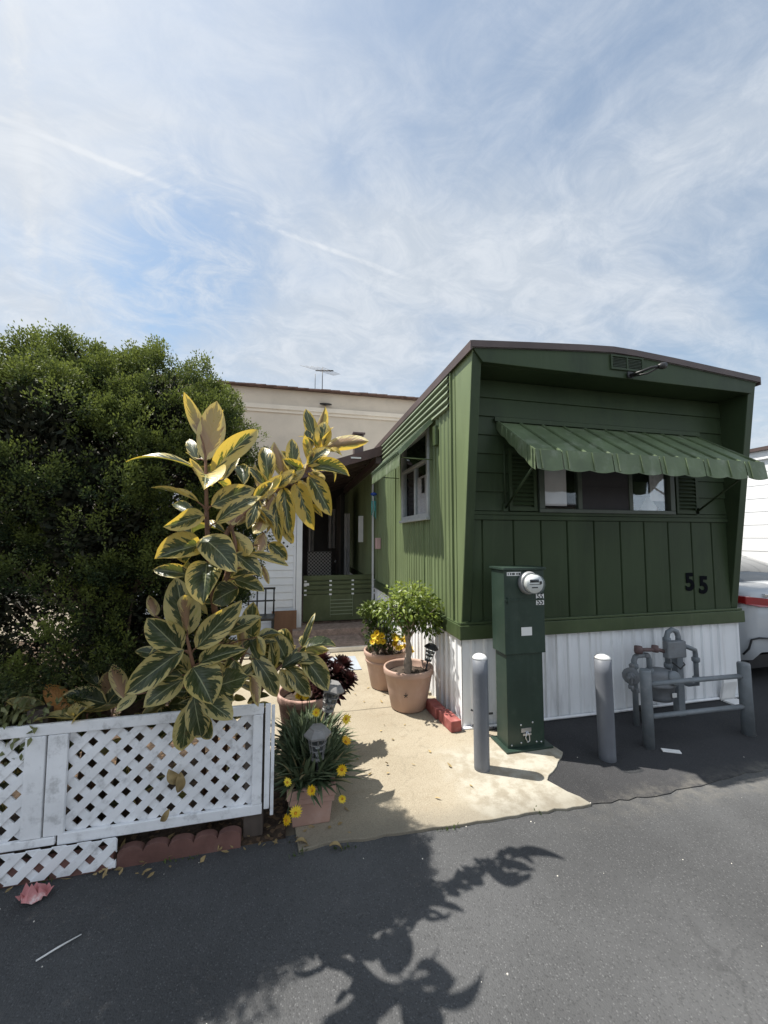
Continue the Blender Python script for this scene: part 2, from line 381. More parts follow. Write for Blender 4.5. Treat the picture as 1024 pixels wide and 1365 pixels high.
def rubber():
    k = NT('variegated rubber plant leaf')
    uv = k.n('UVMap'); sp = k.n('SeparateXYZ'); k.set(sp.inputs[0], uv.outputs[0])
    u = sp.outputs[0]; v = k.math('SUBTRACT', k.math('MULTIPLY', sp.outputs[1], 2.0), 1.0); av = k.math('ABSOLUTE', v)
    rnd = k.attr('rnd'); thr = k.attr('thr'); tan = k.attr('tan')
    cv = k.n('CombineXYZ')
    k.set(cv.inputs[0], k.math('SUBTRACT', k.math('MULTIPLY', u, 7.5), k.math('MULTIPLY', av, 3.2)))
    k.set(cv.inputs[1], k.math('MULTIPLY', v, 1.1)); k.set(cv.inputs[2], k.math('MULTIPLY', rnd, 43.0))
    n1 = k.noise(1.25, 3, cv.outputs[0], .6); n2 = k.noise(2.2, 4, cv.outputs[0], .6)
    m = k.math('SUBTRACT', k.math('ADD', thr, k.math('MULTIPLY', k.math('SUBTRACT', n1, .5), 2.1)), av)
    m = k.math('SUBTRACT', m, k.math('MULTIPLY', k.ramp(u, .80, .98), .5)); m = k.math('SUBTRACT', m, k.math('MULTIPLY', k.math('SUBTRACT', 1.0, k.ramp(u, .02, .2)), .35))
    green = k.ramp(m, .0, .05)
    gcol = k.mix(k.ramp(n2, .45, .62), (.022,.040,.020), (.085,.105,.058))
    cream = k.mix(rnd, (.54,.49,.24), (.60,.43,.09))
    cream = k.mix(k.ramp(n2, .5, .75), cream, (.36,.37,.13))
    top = k.mix(green, cream, gcol)
    # secondary veins and pale midrib
    sv = k.math('ABSOLUTE', k.math('SUBTRACT', k.math('FRACT', k.math('SUBTRACT', k.math('MULTIPLY', u, 11.0), k.math('MULTIPLY', av, 3.0))), .5))
    top = k.mix(k.math('MULTIPLY', k.math('SUBTRACT', 1.0, k.ramp(sv, .02, .10)), .14), top, (.42,.46,.26))
    rib = k.math('SUBTRACT', 1.0, k.ramp(av, .018, .05))
    top = k.mix(k.math('MULTIPLY', rib, .8), top, (.46,.48,.26))
    # paler underside, pinkish tan when young
    under = k.mix(k.math('MULTIPLY', green, .75), (.60,.50,.20), (.17,.19,.085))
    pink = k.mix(k.math('MULTIPLY', k.ramp(m, -.1, .0), .95), (.62,.54,.26), k.mix(n2, (.36,.20,.12), (.46,.30,.20)))
    under = k.mix(tan, under, pink)
    under = k.mix(k.math('MULTIPLY', rib, .6), under, (.45,.24,.14))
    orange = k.ramp(tan, 1.4, 1.6); oc = k.mix(n2, (.58,.22,.07), (.62,.36,.15))
    geo = k.n('NewGeometry')
    c = k.mix(geo.outputs['Backfacing'], top, under); c = k.mix(orange, c, oc)
    # blemishes
    sc = k.noise(60, 3); c = k.mix(k.math('MULTIPLY', k.ramp(sc, .64, .70), .6), c, (.20,.13,.06))
    edge = k.math('MULTIPLY', k.math('MULTIPLY', k.ramp(k.math('ADD', av, k.math('MULTIPLY', n1, .5)), 1.22, 1.3), k.ramp(rnd, .1, .2)), .8); c = k.mix(edge, c, (.17,.09,.04))
    h = k.math('ADD', k.math('MULTIPLY', rib, -.6), k.math('MULTIPLY', n2, .5)); h = k.math('ADD', h, k.math('MULTIPLY', sv, .5))
    tc = k.mix(green, (.70,.48,.05), (.16,.18,.03))
    return leaf_shader(k, c, .33, .36, tc, .5, k.bump(h, .35, .006))
M['rubber'] = rubber()

# ------------------------------------------------------------------ world, sun, camera
SUN = Vector((-.42, .215, 1.0)).normalized()
w = bpy.data.worlds.new('World'); SC.world = w; w.use_nodes = True
nt = w.node_tree; nt.nodes.clear()
k = NT.__new__(NT); k.t = nt; k.mt = None
k.out = nt.nodes.new('ShaderNodeOutputWorld')
sky = nt.nodes.new('ShaderNodeTexSky'); sky.sky_type = 'NISHITA'; sky.sun_disc = False
sky.sun_elevation = math.asin(SUN.z); sky.sun_rotation = math.atan2(SUN.x, SUN.y); sky.air_density = 1.0; sky.dust_density = 1.2; sky.ozone_density = 1.2
gen = k.n('TexCoord').outputs['Generated']
sp = k.n('SeparateXYZ'); k.set(sp.inputs[0], gen)
den = k.math('ADD', k.math('MAXIMUM', sp.outputs[2], 0.0), .22)
cv = k.n('CombineXYZ'); k.set(cv.inputs[0], k.math('DIVIDE', sp.outputs[0], den)); k.set(cv.inputs[1], k.math('DIVIDE', sp.outputs[1], den))
mp = k.n('Mapping'); k.set(mp.inputs['Vector'], cv.outputs[0]); mp.inputs['Rotation'].default_value = (0,0,R(-28)); mp.inputs['Scale'].default_value = (1.0, 1.3, 1); mp.inputs['Location'].default_value = (3.1, 1.7, 0)
c1 = k.noise(1.15, 9, mp.outputs[0], .62, .6); c2 = k.noise(.55, 4, mp.outputs[0], .5, .3); c3 = k.noise(6.5, 8, mp.outputs[0], .7, .8)
dens = k.math('ADD', k.math('MULTIPLY', c1, .55), k.math('ADD', k.math('MULTIPLY', c2, .5), k.math('MULTIPLY', c3, .09)))
cover = k.ramp(dens, .39, .70)
# clearer blue gaps low on the left
def lobe(d, w0, w1):
    d = Vector(d).normalized(); vm = k.n('VectorMath'); vm.operation = 'DOT_PRODUCT'; k.set(vm.inputs[0], gen); vm.inputs[1].default_value = d
    return k.ramp(vm.outputs['Value'], w0, w1)
gap = k.math('MAXIMUM', lobe((-.27,1.046,.74), .978, .9995), lobe((-.42,1.078,.60), .985, .9995))
gap = k.math('MULTIPLY', gap, k.math('MULTIPLY', k.ramp(c1, .62, .42), k.ramp(c3, .70, .36)))
cover = k.math('SUBTRACT', cover, k.math('MULTIPLY', gap, .5), clamp=True)
horizon = k.math('SUBTRACT', 1.0, k.ramp(sp.outputs[2], .05, .55))
cover = k.math('MAXIMUM', k.math('ADD', k.math('MULTIPLY', cover, .85), .12), k.math('MULTIPLY', horizon, .9))
# two contrails along great circles
def trail(nrm, mid, width, lo, hi):
    vm = k.n('VectorMath'); vm.operation = 'DOT_PRODUCT'; k.set(vm.inputs[0], gen); vm.inputs[1].default_value = nrm
    dd = k.math('ADD', vm.outputs['Value'], k.math('MULTIPLY', k.math('SUBTRACT', c1, .5), .03))
    line = k.math('SUBTRACT', 1.0, k.ramp(k.math('ABSOLUTE', dd), width*.1, width))
    ml = k.n('VectorMath'); ml.operation = 'DOT_PRODUCT'; k.set(ml.inputs[0], gen); ml.inputs[1].default_value = mid
    return k.math('MULTIPLY', k.math('MULTIPLY', line, k.ramp(ml.outputs['Value'], lo, hi)), k.ramp(c3, .25, .6))
t1 = trail((-.1812,.6126,-.7693), (-.1515,.7556,.6373), (.007), .905, .95)
t2 = trail((-.8842,-.4558,-.1016), (-.4074,.6465,.6450), .02, .955, .99)
cover = k.math('ADD', cover, k.math('ADD', k.math('MULTIPLY', t1, .2), k.math('MULTIPLY', t2, .2)), clamp=True)
SKY_S = 0.115
skyc = k.n('VectorMath'); skyc.operation = 'MULTIPLY'; k.set(skyc.inputs[0], sky.outputs[0]); skyc.inputs[1].default_value = (SKY_S*.84, SKY_S*.88, SKY_S*.81)
glow = lobe(SUN, .55, 1.0)
cloudc = k.mix(glow, (.335,.372,.420), (.415,.44,.475))
cloudc = k.mix(k.math('MULTIPLY', k.ramp(c3, .35, .7), .45), cloudc, k.mix(0.0, (.50,.52,.545), (0,0,0)))
cloudc = k.mix(k.math('MULTIPLY', k.math('ADD', t1, k.math('MULTIPLY', t2, .4)), .22), cloudc, (.56,.58,.61))
back = k.math('ADD', 1.0, k.math('MULTIPLY', k.ramp(sp.outputs[1], .15, -.6), .6))  # clouds behind the camera brightened, added as fill for the shaded fronts
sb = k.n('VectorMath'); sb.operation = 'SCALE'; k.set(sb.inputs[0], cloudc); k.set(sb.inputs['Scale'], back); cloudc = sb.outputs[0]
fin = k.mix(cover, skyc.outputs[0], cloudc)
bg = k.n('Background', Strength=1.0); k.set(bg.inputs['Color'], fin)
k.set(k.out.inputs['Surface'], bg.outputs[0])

sl = bpy.data.lights.new('sun', 'SUN'); sl.energy = 4.5; sl.angle = R(.55); sl.color = (1.0, .955, .88)
so = bpy.data.objects.new('sun', sl); COL.objects.link(so); so.rotation_euler = SUN.to_track_quat('Z', 'Y').to_euler(); so.location = (-4, 2, 10)

cd = bpy.data.cameras.new('camera'); co = bpy.data.objects.new('camera', cd); COL.objects.link(co); SC.camera = co
cd.sensor_fit = 'HORIZONTAL'; cd.sensor_width = 36; cd.lens = 36*515/1024; cd.clip_start = .05; cd.clip_end = 2000
co.location = (0, 0, 1.6); co.rotation_euler = (R(90+3.83), 0, R(-13.1))
vs = SC.view_settings; vs.view_transform = 'Standard'; vs.look = 'None'; vs.exposure = .85; vs.gamma = 1; vs.use_curve_mapping = False

# ------------------------------------------------------------------ ground
def jag(pts, amp, step=.06):
    out = []
    for a, b in zip(pts, pts[1:]):
        n = max(1, int(math.dist(a, b)/step))
        for i in range(n):
            t = i/n; j = amp if i else amp*.3
            out.append((a[0]+(b[0]-a[0])*t + rng.uniform(-j,j), a[1]+(b[1]-a[1])*t + rng.uniform(-j,j)))
    return out + [pts[-1]]
def slab(name, pts, z0, z1, m, bev=0):
    mb = MB(); mb.prism([(x,y,z0) for x,y in pts], (0,0,z1-z0)); return struct(mb.build(name, m, None, bev, loc=(0,0,0)))
g = MB(); g.add([(-400,-400,-.02),(400,-400,-.02),(400,400,-.02),(-400,400,-.02)], [(0,1,2,3)]); struct(g.build('ground', M['ground'], loc=(0,0,0)))
g = MB(); g.add([(-80,-14,0),(80,-14,0),(80,2.25,0),(-80,2.25,0)], [(0,1,2,3)]); struct(g.build('road', M['road'], loc=(0,0,0)))
apron_edge = jag([(1.60,2.10),(2.2,2.06),(2.9,2.10),(3.7,2.14),(5.0,2.2),(9.0,2.3)], .012)
g = MB(); g.prism([(x,y,-.01) for x,y in apron_edge + [(9,16),(1.60,16)]], (0,0,.016)); struct(g.build('driveway', M['apron'], loc=(0,0,0)))
path = jag([(.05,2.12),(.25,2.135),(.9,2.10),(1.76,2.075),(1.64,2.33),(1.80,2.45),(1.97,2.60),(1.93,2.80),(1.70,2.95),(1.5,3.13)], .010) + [(1.46,3.2),(1.46,7.2),(-.9,7.2),(-.9,4.3),(-.3,3.4),(.0,2.6)]
slab('path', path, -.01, .016, M['concrete'], .004)
bed = [(-.02,2.235),(-.02,2.6),(-.3,3.4),(-.9,4.3),(-.9,7.2),(-7,7.2),(-7,2.21)]
slab('garden_bed', bed, -.015, .010, M['bed'])

# ------------------------------------------------------------------ mobile home
H = thing('mobile_home', 'green metal mobile home with numbers 55, front awning and white skirting', 'mobile home', (2.92, 3.1, 0))
XL, XR, YF, YT, YB = 1.395, 4.452, 3.10, 2.81, 12.5
def yfin(z): return YF + (YT-YF)*(z-.87)/(3.2-.87)
def ribs(u0, u1, pitch, dep, flat=.55):
    """trapezoid rib profile -> list of (u, d)"""
    out = []; u = u0
    while u < u1 - 1e-6:
        e = min(u+pitch, u1); L = e-u; q = (1-flat)/4
        out += [(u, 0), (u+L*flat, 0), (u+L*(flat+q), dep), (u+L*(1-q), dep)]
        u = e
    return out + [(u1, 0)]
# left side: ribbed metal with an opening for the window
WY0, WY1, WZ0, WZ1 = 3.86, 4.82, 1.85, 2.765
mb = MB()
def ribwall(y0, y1, z0, z1):
    mb.sheet([(XL-d, y, z0) for y, d in ribs(y0, y1, .096, .011)], (0,0,z1-z0))
ribwall(3.262, WY0, .87, 2.80); ribwall(WY1, YB, .87, 2.80); ribwall(WY0, WY1, .87, WZ0); ribwall(WY0, WY1, WZ1, 2.80)
for (y, z0, z1) in ((4.02,.87,1.84),(5.24,.87,2.7),(6.46,.87,2.7)): mb.box(XL-.017, XL, y, y+.012, z0, z1)
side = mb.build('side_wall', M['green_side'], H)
mb = MB(); prof = []
for i in range(5):
    z = 2.80 + i*.067; prof += [(XL-.006, 0, z), (XL-.040, 0, z+.004), (XL-.036, 0, z+.016), (XL-.008, 0, z+.056), (XL-.003, 0, z+.0665)]
mb.sheet([(x, 3.262, z) for x, y, z in prof], (0, YB-3.262, 0)); mb.box(XL-.026, XL, 3.262, YB, 3.1355, 3.145)
mb.build('lap_siding', M['green_lap'], H)
mb = MB()
mb.prism([(XL, yfin(.87), .87), (XL, 3.262, .87), (XL, 3.262, 3.14), (XL, yfin(3.14), 3.14)], (.06, 0, 0))
mb.box(XL-.018, XL+.01, 3.235, 3.262, .87, 3.139); mb.box(XL-.006, XL+.01, 3.165, 3.172, .87, 3.139)
mb.build('corner_panel', M['green_side'], H)
# far right side wall and back
mb = MB(); mb.sheet([(XR+d, y, .87) for y, d in ribs(3.12, YB, .15, .011)], (0,0,2.26)); mb.box(XL+.02, XR-.02, YB-.05, YB, .3, 3.13)
mb.build('rear_shell', M['green_front'], H)
# fins of the raked front frame
for nm, x0, x1 in (('corner_fin', XL+.004, XL+.085), ('corner_fin', XR-.085, XR)):
    mb = MB(); mb.prism([(x0, yfin(.885), .885), (x0, YF+.09, .885), (x0, YF+.09, 3.12), (x0, yfin(3.12)-.003, 3.12)], (x1-x0, 0, 0))
    mb.box(x0+.008, x1-.008, YF-.0, YF+.02, .89, .9)
    mb.build(nm, M['green_front'], H, .006)
# arched fascia
RZ = [(1.30,3.140),(1.376,3.146),(1.851,3.186),(2.437,3.232),(2.749,3.250),(2.99,3.244),(3.409,3.219),(4.394,3.144),(4.5,3.136)]
def roofz(x):
    for (a, za), (b, zb) in zip(RZ, RZ[1:]):
        if a <= x <= b: return za + (zb-za)*(x-a)/(b-a)
xs = [XL + (XR-XL)*i/24 for i in range(25)]
mb = MB()
poly = [(x, YT-.008, roofz(x)-.005) for x in xs] + [(XR-.087, YT-.008, 3.02), (XL+.087, YT-.008, 3.035)]
mb.prism(poly, (0, .05, 0)); mb.box(XL+.087, XR-.087, YT+.045, YF+.06, 3.032, 3.05)
mb.build('fascia', M['green_front'], H, .004)
# roof
mb = MB(); n = len(xs)
ov = [(XL-.018, roofz(XL)-.002)] + [(x, roofz(x)) for x in sorted(xs + [2.749, 2.99])] + [(XR+.012, roofz(XR)-.002)]
mb.prism([(x, YT-.015, z+.045) for x, z in ov] + [(x, YT-.015, z) for x, z in reversed(ov)], (0, YB-YT+.1, 0))
rf = mb.build('roof', M['roof_top'], H)
mb = MB()
mb.prism([(x, YT-.027, z+.052) for x, z in ov] + [(x, YT-.027, z-.003) for x, z in reversed(ov)], (0, .012, 0))
mb.box(XL-.030, XL-.019, YT-.027, YB, roofz(XL)-.03, roofz(XL)+.048); mb.box(XR+.013, XR+.024, YT-.027, YB, roofz(XR)-.03, roofz(XR)+.048)
mb.build('roof_edge', M['roof_brown'], rf)
# front wall: grooved panels below, lapped siding above
mb = MB(); gx = [1.48,1.60,1.904,2.183,2.457,2.749,3.043,3.321,3.61,3.899,4.159,4.37]
for a, b in zip(gx, gx[1:]):
    mb.prism([(a+.003, YF+.012, .885), (a+.010, YF-.004, .885), (b-.010, YF-.004, .885), (b-.003, YF+.012, .885)], (0,0,.87))
mb.box(XL+.086, XR-.086, YF+.012, YF+.03, .885, 1.755)
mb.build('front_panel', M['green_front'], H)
mb = MB(); mb.box(XL+.086, XR-.086, YF-.02, YF+.03, 1.758, 1.80); mb.box(XL+.086, XR-.086, YF-.012, YF+.03, 1.802, 1.835); mb.build('panel_rail', M['green_front'], H, .004)
FX0, FX1, FZ0, FZ1 = 2.18, 3.665, 1.865, 2.42
mb = MB()
def lap(x0, x1, z0, z1):
    g0 = 1.84; k_ = math.floor((z0-g0)/.17+1e-6); pr = []
    while g0+k_*.17 < z1-1e-6:
        a, e = g0+k_*.17, g0+(k_+1)*.17
        for z in (max(a, z0), min(e-.005, z1)): pr.append((x0, YF-.009+.014*(z-a)/.17, z))
        k_ += 1
    mb.sheet(pr, (x1-x0, 0, 0))
lap(XL+.086, FX0, 1.84, 3.03); lap(FX1, XR-.086, 1.84, 3.03); lap(FX0, FX1, FZ1, 3.03)
mb.box(FX0, FX1, YF-.008, YF+.02, 1.838, FZ0)
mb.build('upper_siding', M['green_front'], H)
# belt and skirting
mb = MB(); mb.box(XL-.03, XR+.03, YF-.045, YF+.02, .745, .862); mb.box(XL-.02, XR+.02, YF-.03, YF+.02, .864, .885)
mb.box(XL-.03, XL+.02, YF+.021, YB, .745, .862); mb.box(XL-.02, XL+.02, YF+.021, YB, .864, .872)
mb.box(XR-.02, XR+.03, YF+.021, YB, .745, .862)
mb.build('belt_trim', M['green_trim'], H, .008)
mb = MB()
pr = ribs(XL+.004, 4.20, .118, .016, .62)
mb.sheet([(x, YF+.0-d, .004) for x, d in pr], (0,0,.742)); mb.sheet([(x, YF-d, .004) for x, d in ribs(4.212, XR, .24, .010, .8)], (0,0,.742))
mb.box(4.198, 4.213, YF-.012, YF+.004, .004, .746)
mb.sheet([(XL-d, y, .004) for y, d in ribs(YF+.004, YB, .118, .016, .62)], (0,0,.742))
mb.sheet([(XR+d, y, .004) for y, d in ribs(YF+.004, YB, .118, .016, .62)], (0,0,.742))
mb.build('skirting', M['skirt'], H)
mb = MB(); mb.tube([(XL-.018,YF-.02,.022),(XL+.3,YF-.035,.02),(2.2,YF-.03,.022),(2.9,YF-.035,.02),(3.8,YF-.03,.024),(XR,YF-.03,.02)], .013, 6); mb.build('ground_channel', M['skirt'], H)
# front window
W = MB(); fw = .035
for x0,x1,z0,z1 in ((FX0-.02,FX1+.02,FZ0-.035,FZ0),(FX0-.02,FX1+.02,FZ1,FZ1+.03),(FX0-.02,FX0+fw,FZ0+.001,FZ1-.001),(FX1-fw,FX1+.02,FZ0+.001,FZ1-.001)):
    W.box(x0,x1,YF-.035,YF+.03,z0,z1)
for xm in (2.60, 3.175): W.box(xm-.022, xm+.022, YF-.02, YF+.03, FZ0+.001, FZ1-.001)
fwin = W.build('front_window', M['window_dark'], H, .003)
for x0, x1 in ((FX0+fw, 2.578),(2.622, 3.153),(3.197, FX1-fw)):
    mb = MB(); mb.box(x0, x1, YF-.004, YF, FZ0, FZ1); mb.build('pane', M['glass'], fwin)
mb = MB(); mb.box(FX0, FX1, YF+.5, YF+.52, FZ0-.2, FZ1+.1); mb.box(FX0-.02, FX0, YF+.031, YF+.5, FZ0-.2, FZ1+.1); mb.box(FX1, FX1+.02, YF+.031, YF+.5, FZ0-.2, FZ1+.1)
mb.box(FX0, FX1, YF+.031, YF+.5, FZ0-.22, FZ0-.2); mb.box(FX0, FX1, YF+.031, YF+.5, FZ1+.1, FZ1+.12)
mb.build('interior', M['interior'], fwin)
mb = MB()
def drape(x0, x1, y, z0, z1, n, amp):
    mb.sheet([(x0+(x1-x0)*i/n, y + amp*math.sin(i*1.9), z0) for i in range(n+1)], (0,0,z1-z0), smooth=True)
drape(FX0+.05, 2.47, YF+.006, FZ0+.03, FZ1, 6, .002); mb.build('curtain', M['curtain'], fwin)
mb = MB(); drape(3.43, FX1-.06, YF+.010, FZ0+.10, FZ1, 10, .006); mb.build('curtain', M['curtain'], fwin)
mb = MB(); mb.box(2.623, 3.152, YF-.012, YF-.009, FZ0+.002, FZ1-.002); mb.box(2.623,3.152,YF-.017,YF-.0125, 2.07, 2.082); mb.build('screen', M['blind'], fwin)
mb = MB(); mb.lathe((3.27, YF+.14, FZ0+.01), [(.05,0),(.07,.05),(.045,.13),(.03,.2),(.05,.24),(0,.27)], 14)
mb.lathe((3.50, YF+.1, FZ0+.0), [(.11,0),(.10,.03),(.02,.15),(0,.16)], 4); mb.build('sill_ornament', M['curtain'], fwin)
# shutters
for x0, x1 in ((1.86, 2.135), (3.71, 3.985)):
    s = MB(); s.box(x0, x0+.03, YF-.03, YF-.011, 1.84, 2.40); s.box(x1-.03, x1, YF-.03, YF-.011, 1.84, 2.40)
    s.box(x0+.031, x1-.031, YF-.03, YF-.011, 1.84, 1.875); s.box(x0+.031, x1-.031, YF-.03, YF-.011, 2.37, 2.40)
    z = 1.89
    while z < 2.36:
        s.obox(((x0+x1)/2, YF-.022, z+.018), ((x1-x0)/2-.031,0,0), (0,.009,.012), (0,-.002,.002)); z += .038
    s.build('shutter', M['green_front'], H)
# awning over the front window
AX0, AX1, AY0, AY1, AZ0, AZ1 = 1.76, 4.015, YF-.012, 2.535, 2.635, 2.245
A = MB(); npan = 10; pw = (AX1-AX0)/npan; dn = Vector((0, AY1-AY0, AZ1-AZ0)); nn = Vector((0, AZ1-AZ0, -(AY1-AY0))).normalized()
if nn.z < 0: nn = -nn
for i in range(npan):
    a = AX0 + i*pw; top = Vector((a, AY0, AZ0))
    # each pan: shallow tray with raised seam edges
    pr = [(0,.0),(.0,.016),(.010,.016),(.010,.001),(pw*.5,.002),(pw-.008,.001),(pw-.008,.012),(pw,.012)]
    A.sheet([top + Vector((u,0,0)) + nn*h for u, h in pr], dn)
aw = A.build('window_awning', M['green_awning'], H)
sol = aw.modifiers.new('thick', 'SOLIDIFY'); sol.thickness = .003; sol.offset = -1
V = MB()
for i in range(npan):
    a = AX0 - .012 + i*(AX1-AX0+.024)/npan; wd = (AX1-AX0+.024)/npan
    pts = [(a+.002, AY1-.012-.004*(i%2), AZ1+.02), (a+wd-.002, AY1-.012-.004*(i%2), AZ1+.02)]
    for j in range(9):
        t = j/8; pts.append((a+wd-.002-(wd-.004)*t, AY1-.035-.004*(i%2), AZ1-.130-.016*math.sin(math.pi*t)))
    V.prism(pts, (0, .003, 0)); V.bar((a+wd*.2, AY1-.016-.004*(i%2), AZ1+.018), (a+wd*.2, AY1-.041-.004*(i%2), AZ1-.128), .012, .008)
V.build('valance', M['green_awning'], aw)
for xx in (AX0-.008, AX1+.004):
    V = MB(); sid = [(xx, AY0, AZ0+.01), (xx, AY1-.005, AZ1+.02)]
    for j in range(25):
        t = j/24; y = AY1-.005 + (AY0-AY1+.005)*t; zt = AZ1+.02 + (AZ0-AZ1-.01)*t
        sid.append((xx, y, zt - .155*(1-.55*t) - .014*abs(math.sin(t*math.pi*4))))
    V.prism(sid, (.004, 0, 0))
    for j in range(7):
        t = .04+j/7*.9; y = AY1 + (AY0-AY1)*t; zt = AZ1+.02 + (AZ0-AZ1-.01)*t
        V.bar((xx-.004 if xx < 2 else xx+.006, y, zt-.003), (xx-.004 if xx < 2 else xx+.006, y, zt-.15*(1-.55*t)), .012, .006)
    V.build('end_wing', M['green_awning'], aw)
mb = MB(); mb.box(AX0-.03, AX1+.03, YF-.032, YF-.012, AZ0+.005, AZ0+.045); mb.build('head_rail', M['green_front'], aw)
for xx in (AX0+.06, AX1-.05):
    mb = MB(); mb.tube([(xx, YF-.02, 1.86), (xx+(.02 if xx>3 else 0), AY1+.03, AZ1-.02)], .010, 8); mb.box(xx-.022, xx+.022, YF-.03, YF-.011, 1.835, 1.90); mb.tube([(xx,YF-.018,1.88),(xx,YF-.018,2.45)], .008, 6); mb.build('awning_arm', M['green_front'], aw)
# vent in the gable and the lamp arm
mb = MB(); vx0, vx1, vz0, vz1 = 2.72, 3.07, 3.098, 3.232
mb.box(vx0,vx1,YT-.022,YT-.009,vz0,vz0+.016); mb.box(vx0,vx1,YT-.022,YT-.009,vz1-.016,vz1)
for x in (vx0, (vx0+vx1)/2-.008, vx1-.016): mb.box(x,x+.016,YT-.022,YT-.009,vz0+.0161,vz1-.0161)
vent = mb.build('gable_vent', M['green_front'], H)
mb = MB(); z = vz0+.022
while z < vz1-.02: mb.obox(((vx0+vx1)/2, YT-.014, z), ((vx1-vx0)/2-.016,0,0), (0,.004,.005), (0,-.001,.001)); z += .014
mb.build('louvre', M['window_dark'], vent)
mb = MB(); mb.box(2.885,2.945,YT-.03,YT-.0225,3.03,3.085); mb.tube([(2.915,YT-.03,3.055),(2.93,YT-.10,3.05),(3.0,YT-.16,3.075),(3.10,YT-.17,3.098)], .012, 8); mb.tube([(2.915,YT-.03,3.04),(3.0,YT-.12,3.04),(3.08,YT-.17,3.085)], .008, 8); mb.lathe((3.06,YT-.17,3.085), [(.015,0),(.03,.04),(.028,.075),(0,.08)], 12, axis=(1,0,.25))
mb.build('floodlight_arm', M['black_metal'], H)
# numbers
for ch, x, z, rot in (('5', 3.845, 1.155, .03), ('5', 4.015, 1.12, -.04)):
    mb = MB(); c, s_ = math.cos(rot), math.sin(rot)
    add_text(mb, ch, .235, (x, YF-.009, z), (c,0,s_), (-s_,0,c), .0018, .008); mb.build('house_number', M['number'], H)
# side window with small awning
W = MB()
for y0,y1,z0,z1 in ((WY0-.03,WY1+.03,WZ0-.03,WZ0+.015),(WY0-.03,WY1+.03,WZ1-.015,WZ1+.02),(WY0-.03,WY0+.018,WZ0+.0151,WZ1-.0151),(WY1-.018,WY1+.03,WZ0+.0151,WZ1-.0151),(WY0+.0181,WY1-.0181,2.425,2.455)):
    W.box(XL-.035, XL+.03, y0, y1, z0, z1)
W.box(XL-.022, XL+.03, 4.31, 4.345, WZ0+.0151, 2.4249); W.box(XL-.06,XL-.012,WY0-.05,WY1+.05,WZ0-.06,WZ0-.031)
swin = W.build('side_window', M['window_alu'], H, .003)
for y0,y1,z0,z1 in ((WY0+.018,4.31,WZ0+.015,2.425),(4.345,WY1-.018,WZ0+.015,2.425),(WY0+.018,WY1-.018,2.455,WZ1-.015)):
    mb = MB(); mb.box(XL-.006, XL-.002, y0, y1, z0, z1); mb.build('pane', M['glass'], swin)
mb = MB(); mb.box(XL+.5, XL+.52, WY0, WY1, WZ0-.2, WZ1+.2); mb.box(XL+.031, XL+.5, WY0-.02, WY0, WZ0-.2, WZ1+.2); mb.box(XL+.031, XL+.5, WY1, WY1+.02, WZ0-.2, WZ1+.2); mb.box(XL+.031,XL+.5,WY0,WY1,WZ0-.22,WZ0-.2); mb.box(XL+.031,XL+.5,WY0,WY1,WZ1+.1,WZ1+.12)
mb.build('interior', M['interior'], swin)
mb = MB(); mb.sheet([(XL+.012+.006*math.sin(i*1.7), WY0+.03+i*.04, WZ0+.02) for i in range(11)], (0,0,.43), smooth=True); mb.build('curtain', M['curtain'], swin)
mb = MB(); mb.box(XL+.001,XL+.004,4.05,4.13,2.10,2.27); mb.build('hanging_charm', M['interior'], swin)
mb = MB(); mb.sheet([(XL+.03+.012*math.sin(i*1.7), 4.45+i*.035, WZ0+.02) for i in range(10)], (0,0,.55), smooth=True); mb.build('drape', M['blind'], swin)
A = MB(); bx0, bz0, bx1, bz1, by0, by1 = XL-.012, 2.80, XL-.375, 2.43, 3.66, 5.05; nb = 22
sl_ = Vector((bx1-bx0, 0, bz1-bz0)); sn = Vector((-(bz1-bz0), 0, bx1-bx0)).normalized()
if sn.z < 0: sn = -sn
pr = ribs(by0, by1, (by1-by0)/nb, .042, .35)
A.sheet([Vector((bx0, y, bz0)) + sn*d for y, d in pr], sl_)
sa = A.build('side_awning', M['green_awning'], H)
sol = sa.modifiers.new('thick', 'SOLIDIFY'); sol.thickness = .003; sol.offset = -1
V = MB()
for i in range(nb):
    a = by0 + i*(by1-by0)/nb; wd = (by1-by0)/nb
    pts = [(bx1-.003, a, bz1+.012), (bx1-.003, a+wd, bz1+.012)] + [(bx1-.012, a+wd*(1-j/6), bz1-.10-.022*math.sin(math.pi*j/6)) for j in range(7)]
    V.prism(pts, (.003, 0, 0))
V.build('valance', M['green_awning'], sa)
mb = MB()
for y in (by0+.05, by1-.05): mb.tube([(XL-.02, y, 2.40), (bx1+.02, y, bz1-.02)], .006, 6)
mb.box(XL-.03, XL-.012, by0-.02, by1+.02, bz0+.005, bz0+.035)
mb.build('awning_arm', M['green_side'], sa)
# slim strip lamp on the corner post near awning end
mb = MB(); mb.box(XL-.045, XL-.012, 3.56, 3.64, 2.52, 2.72); mb.build('wall_box', M['green_trim'], H, .004)

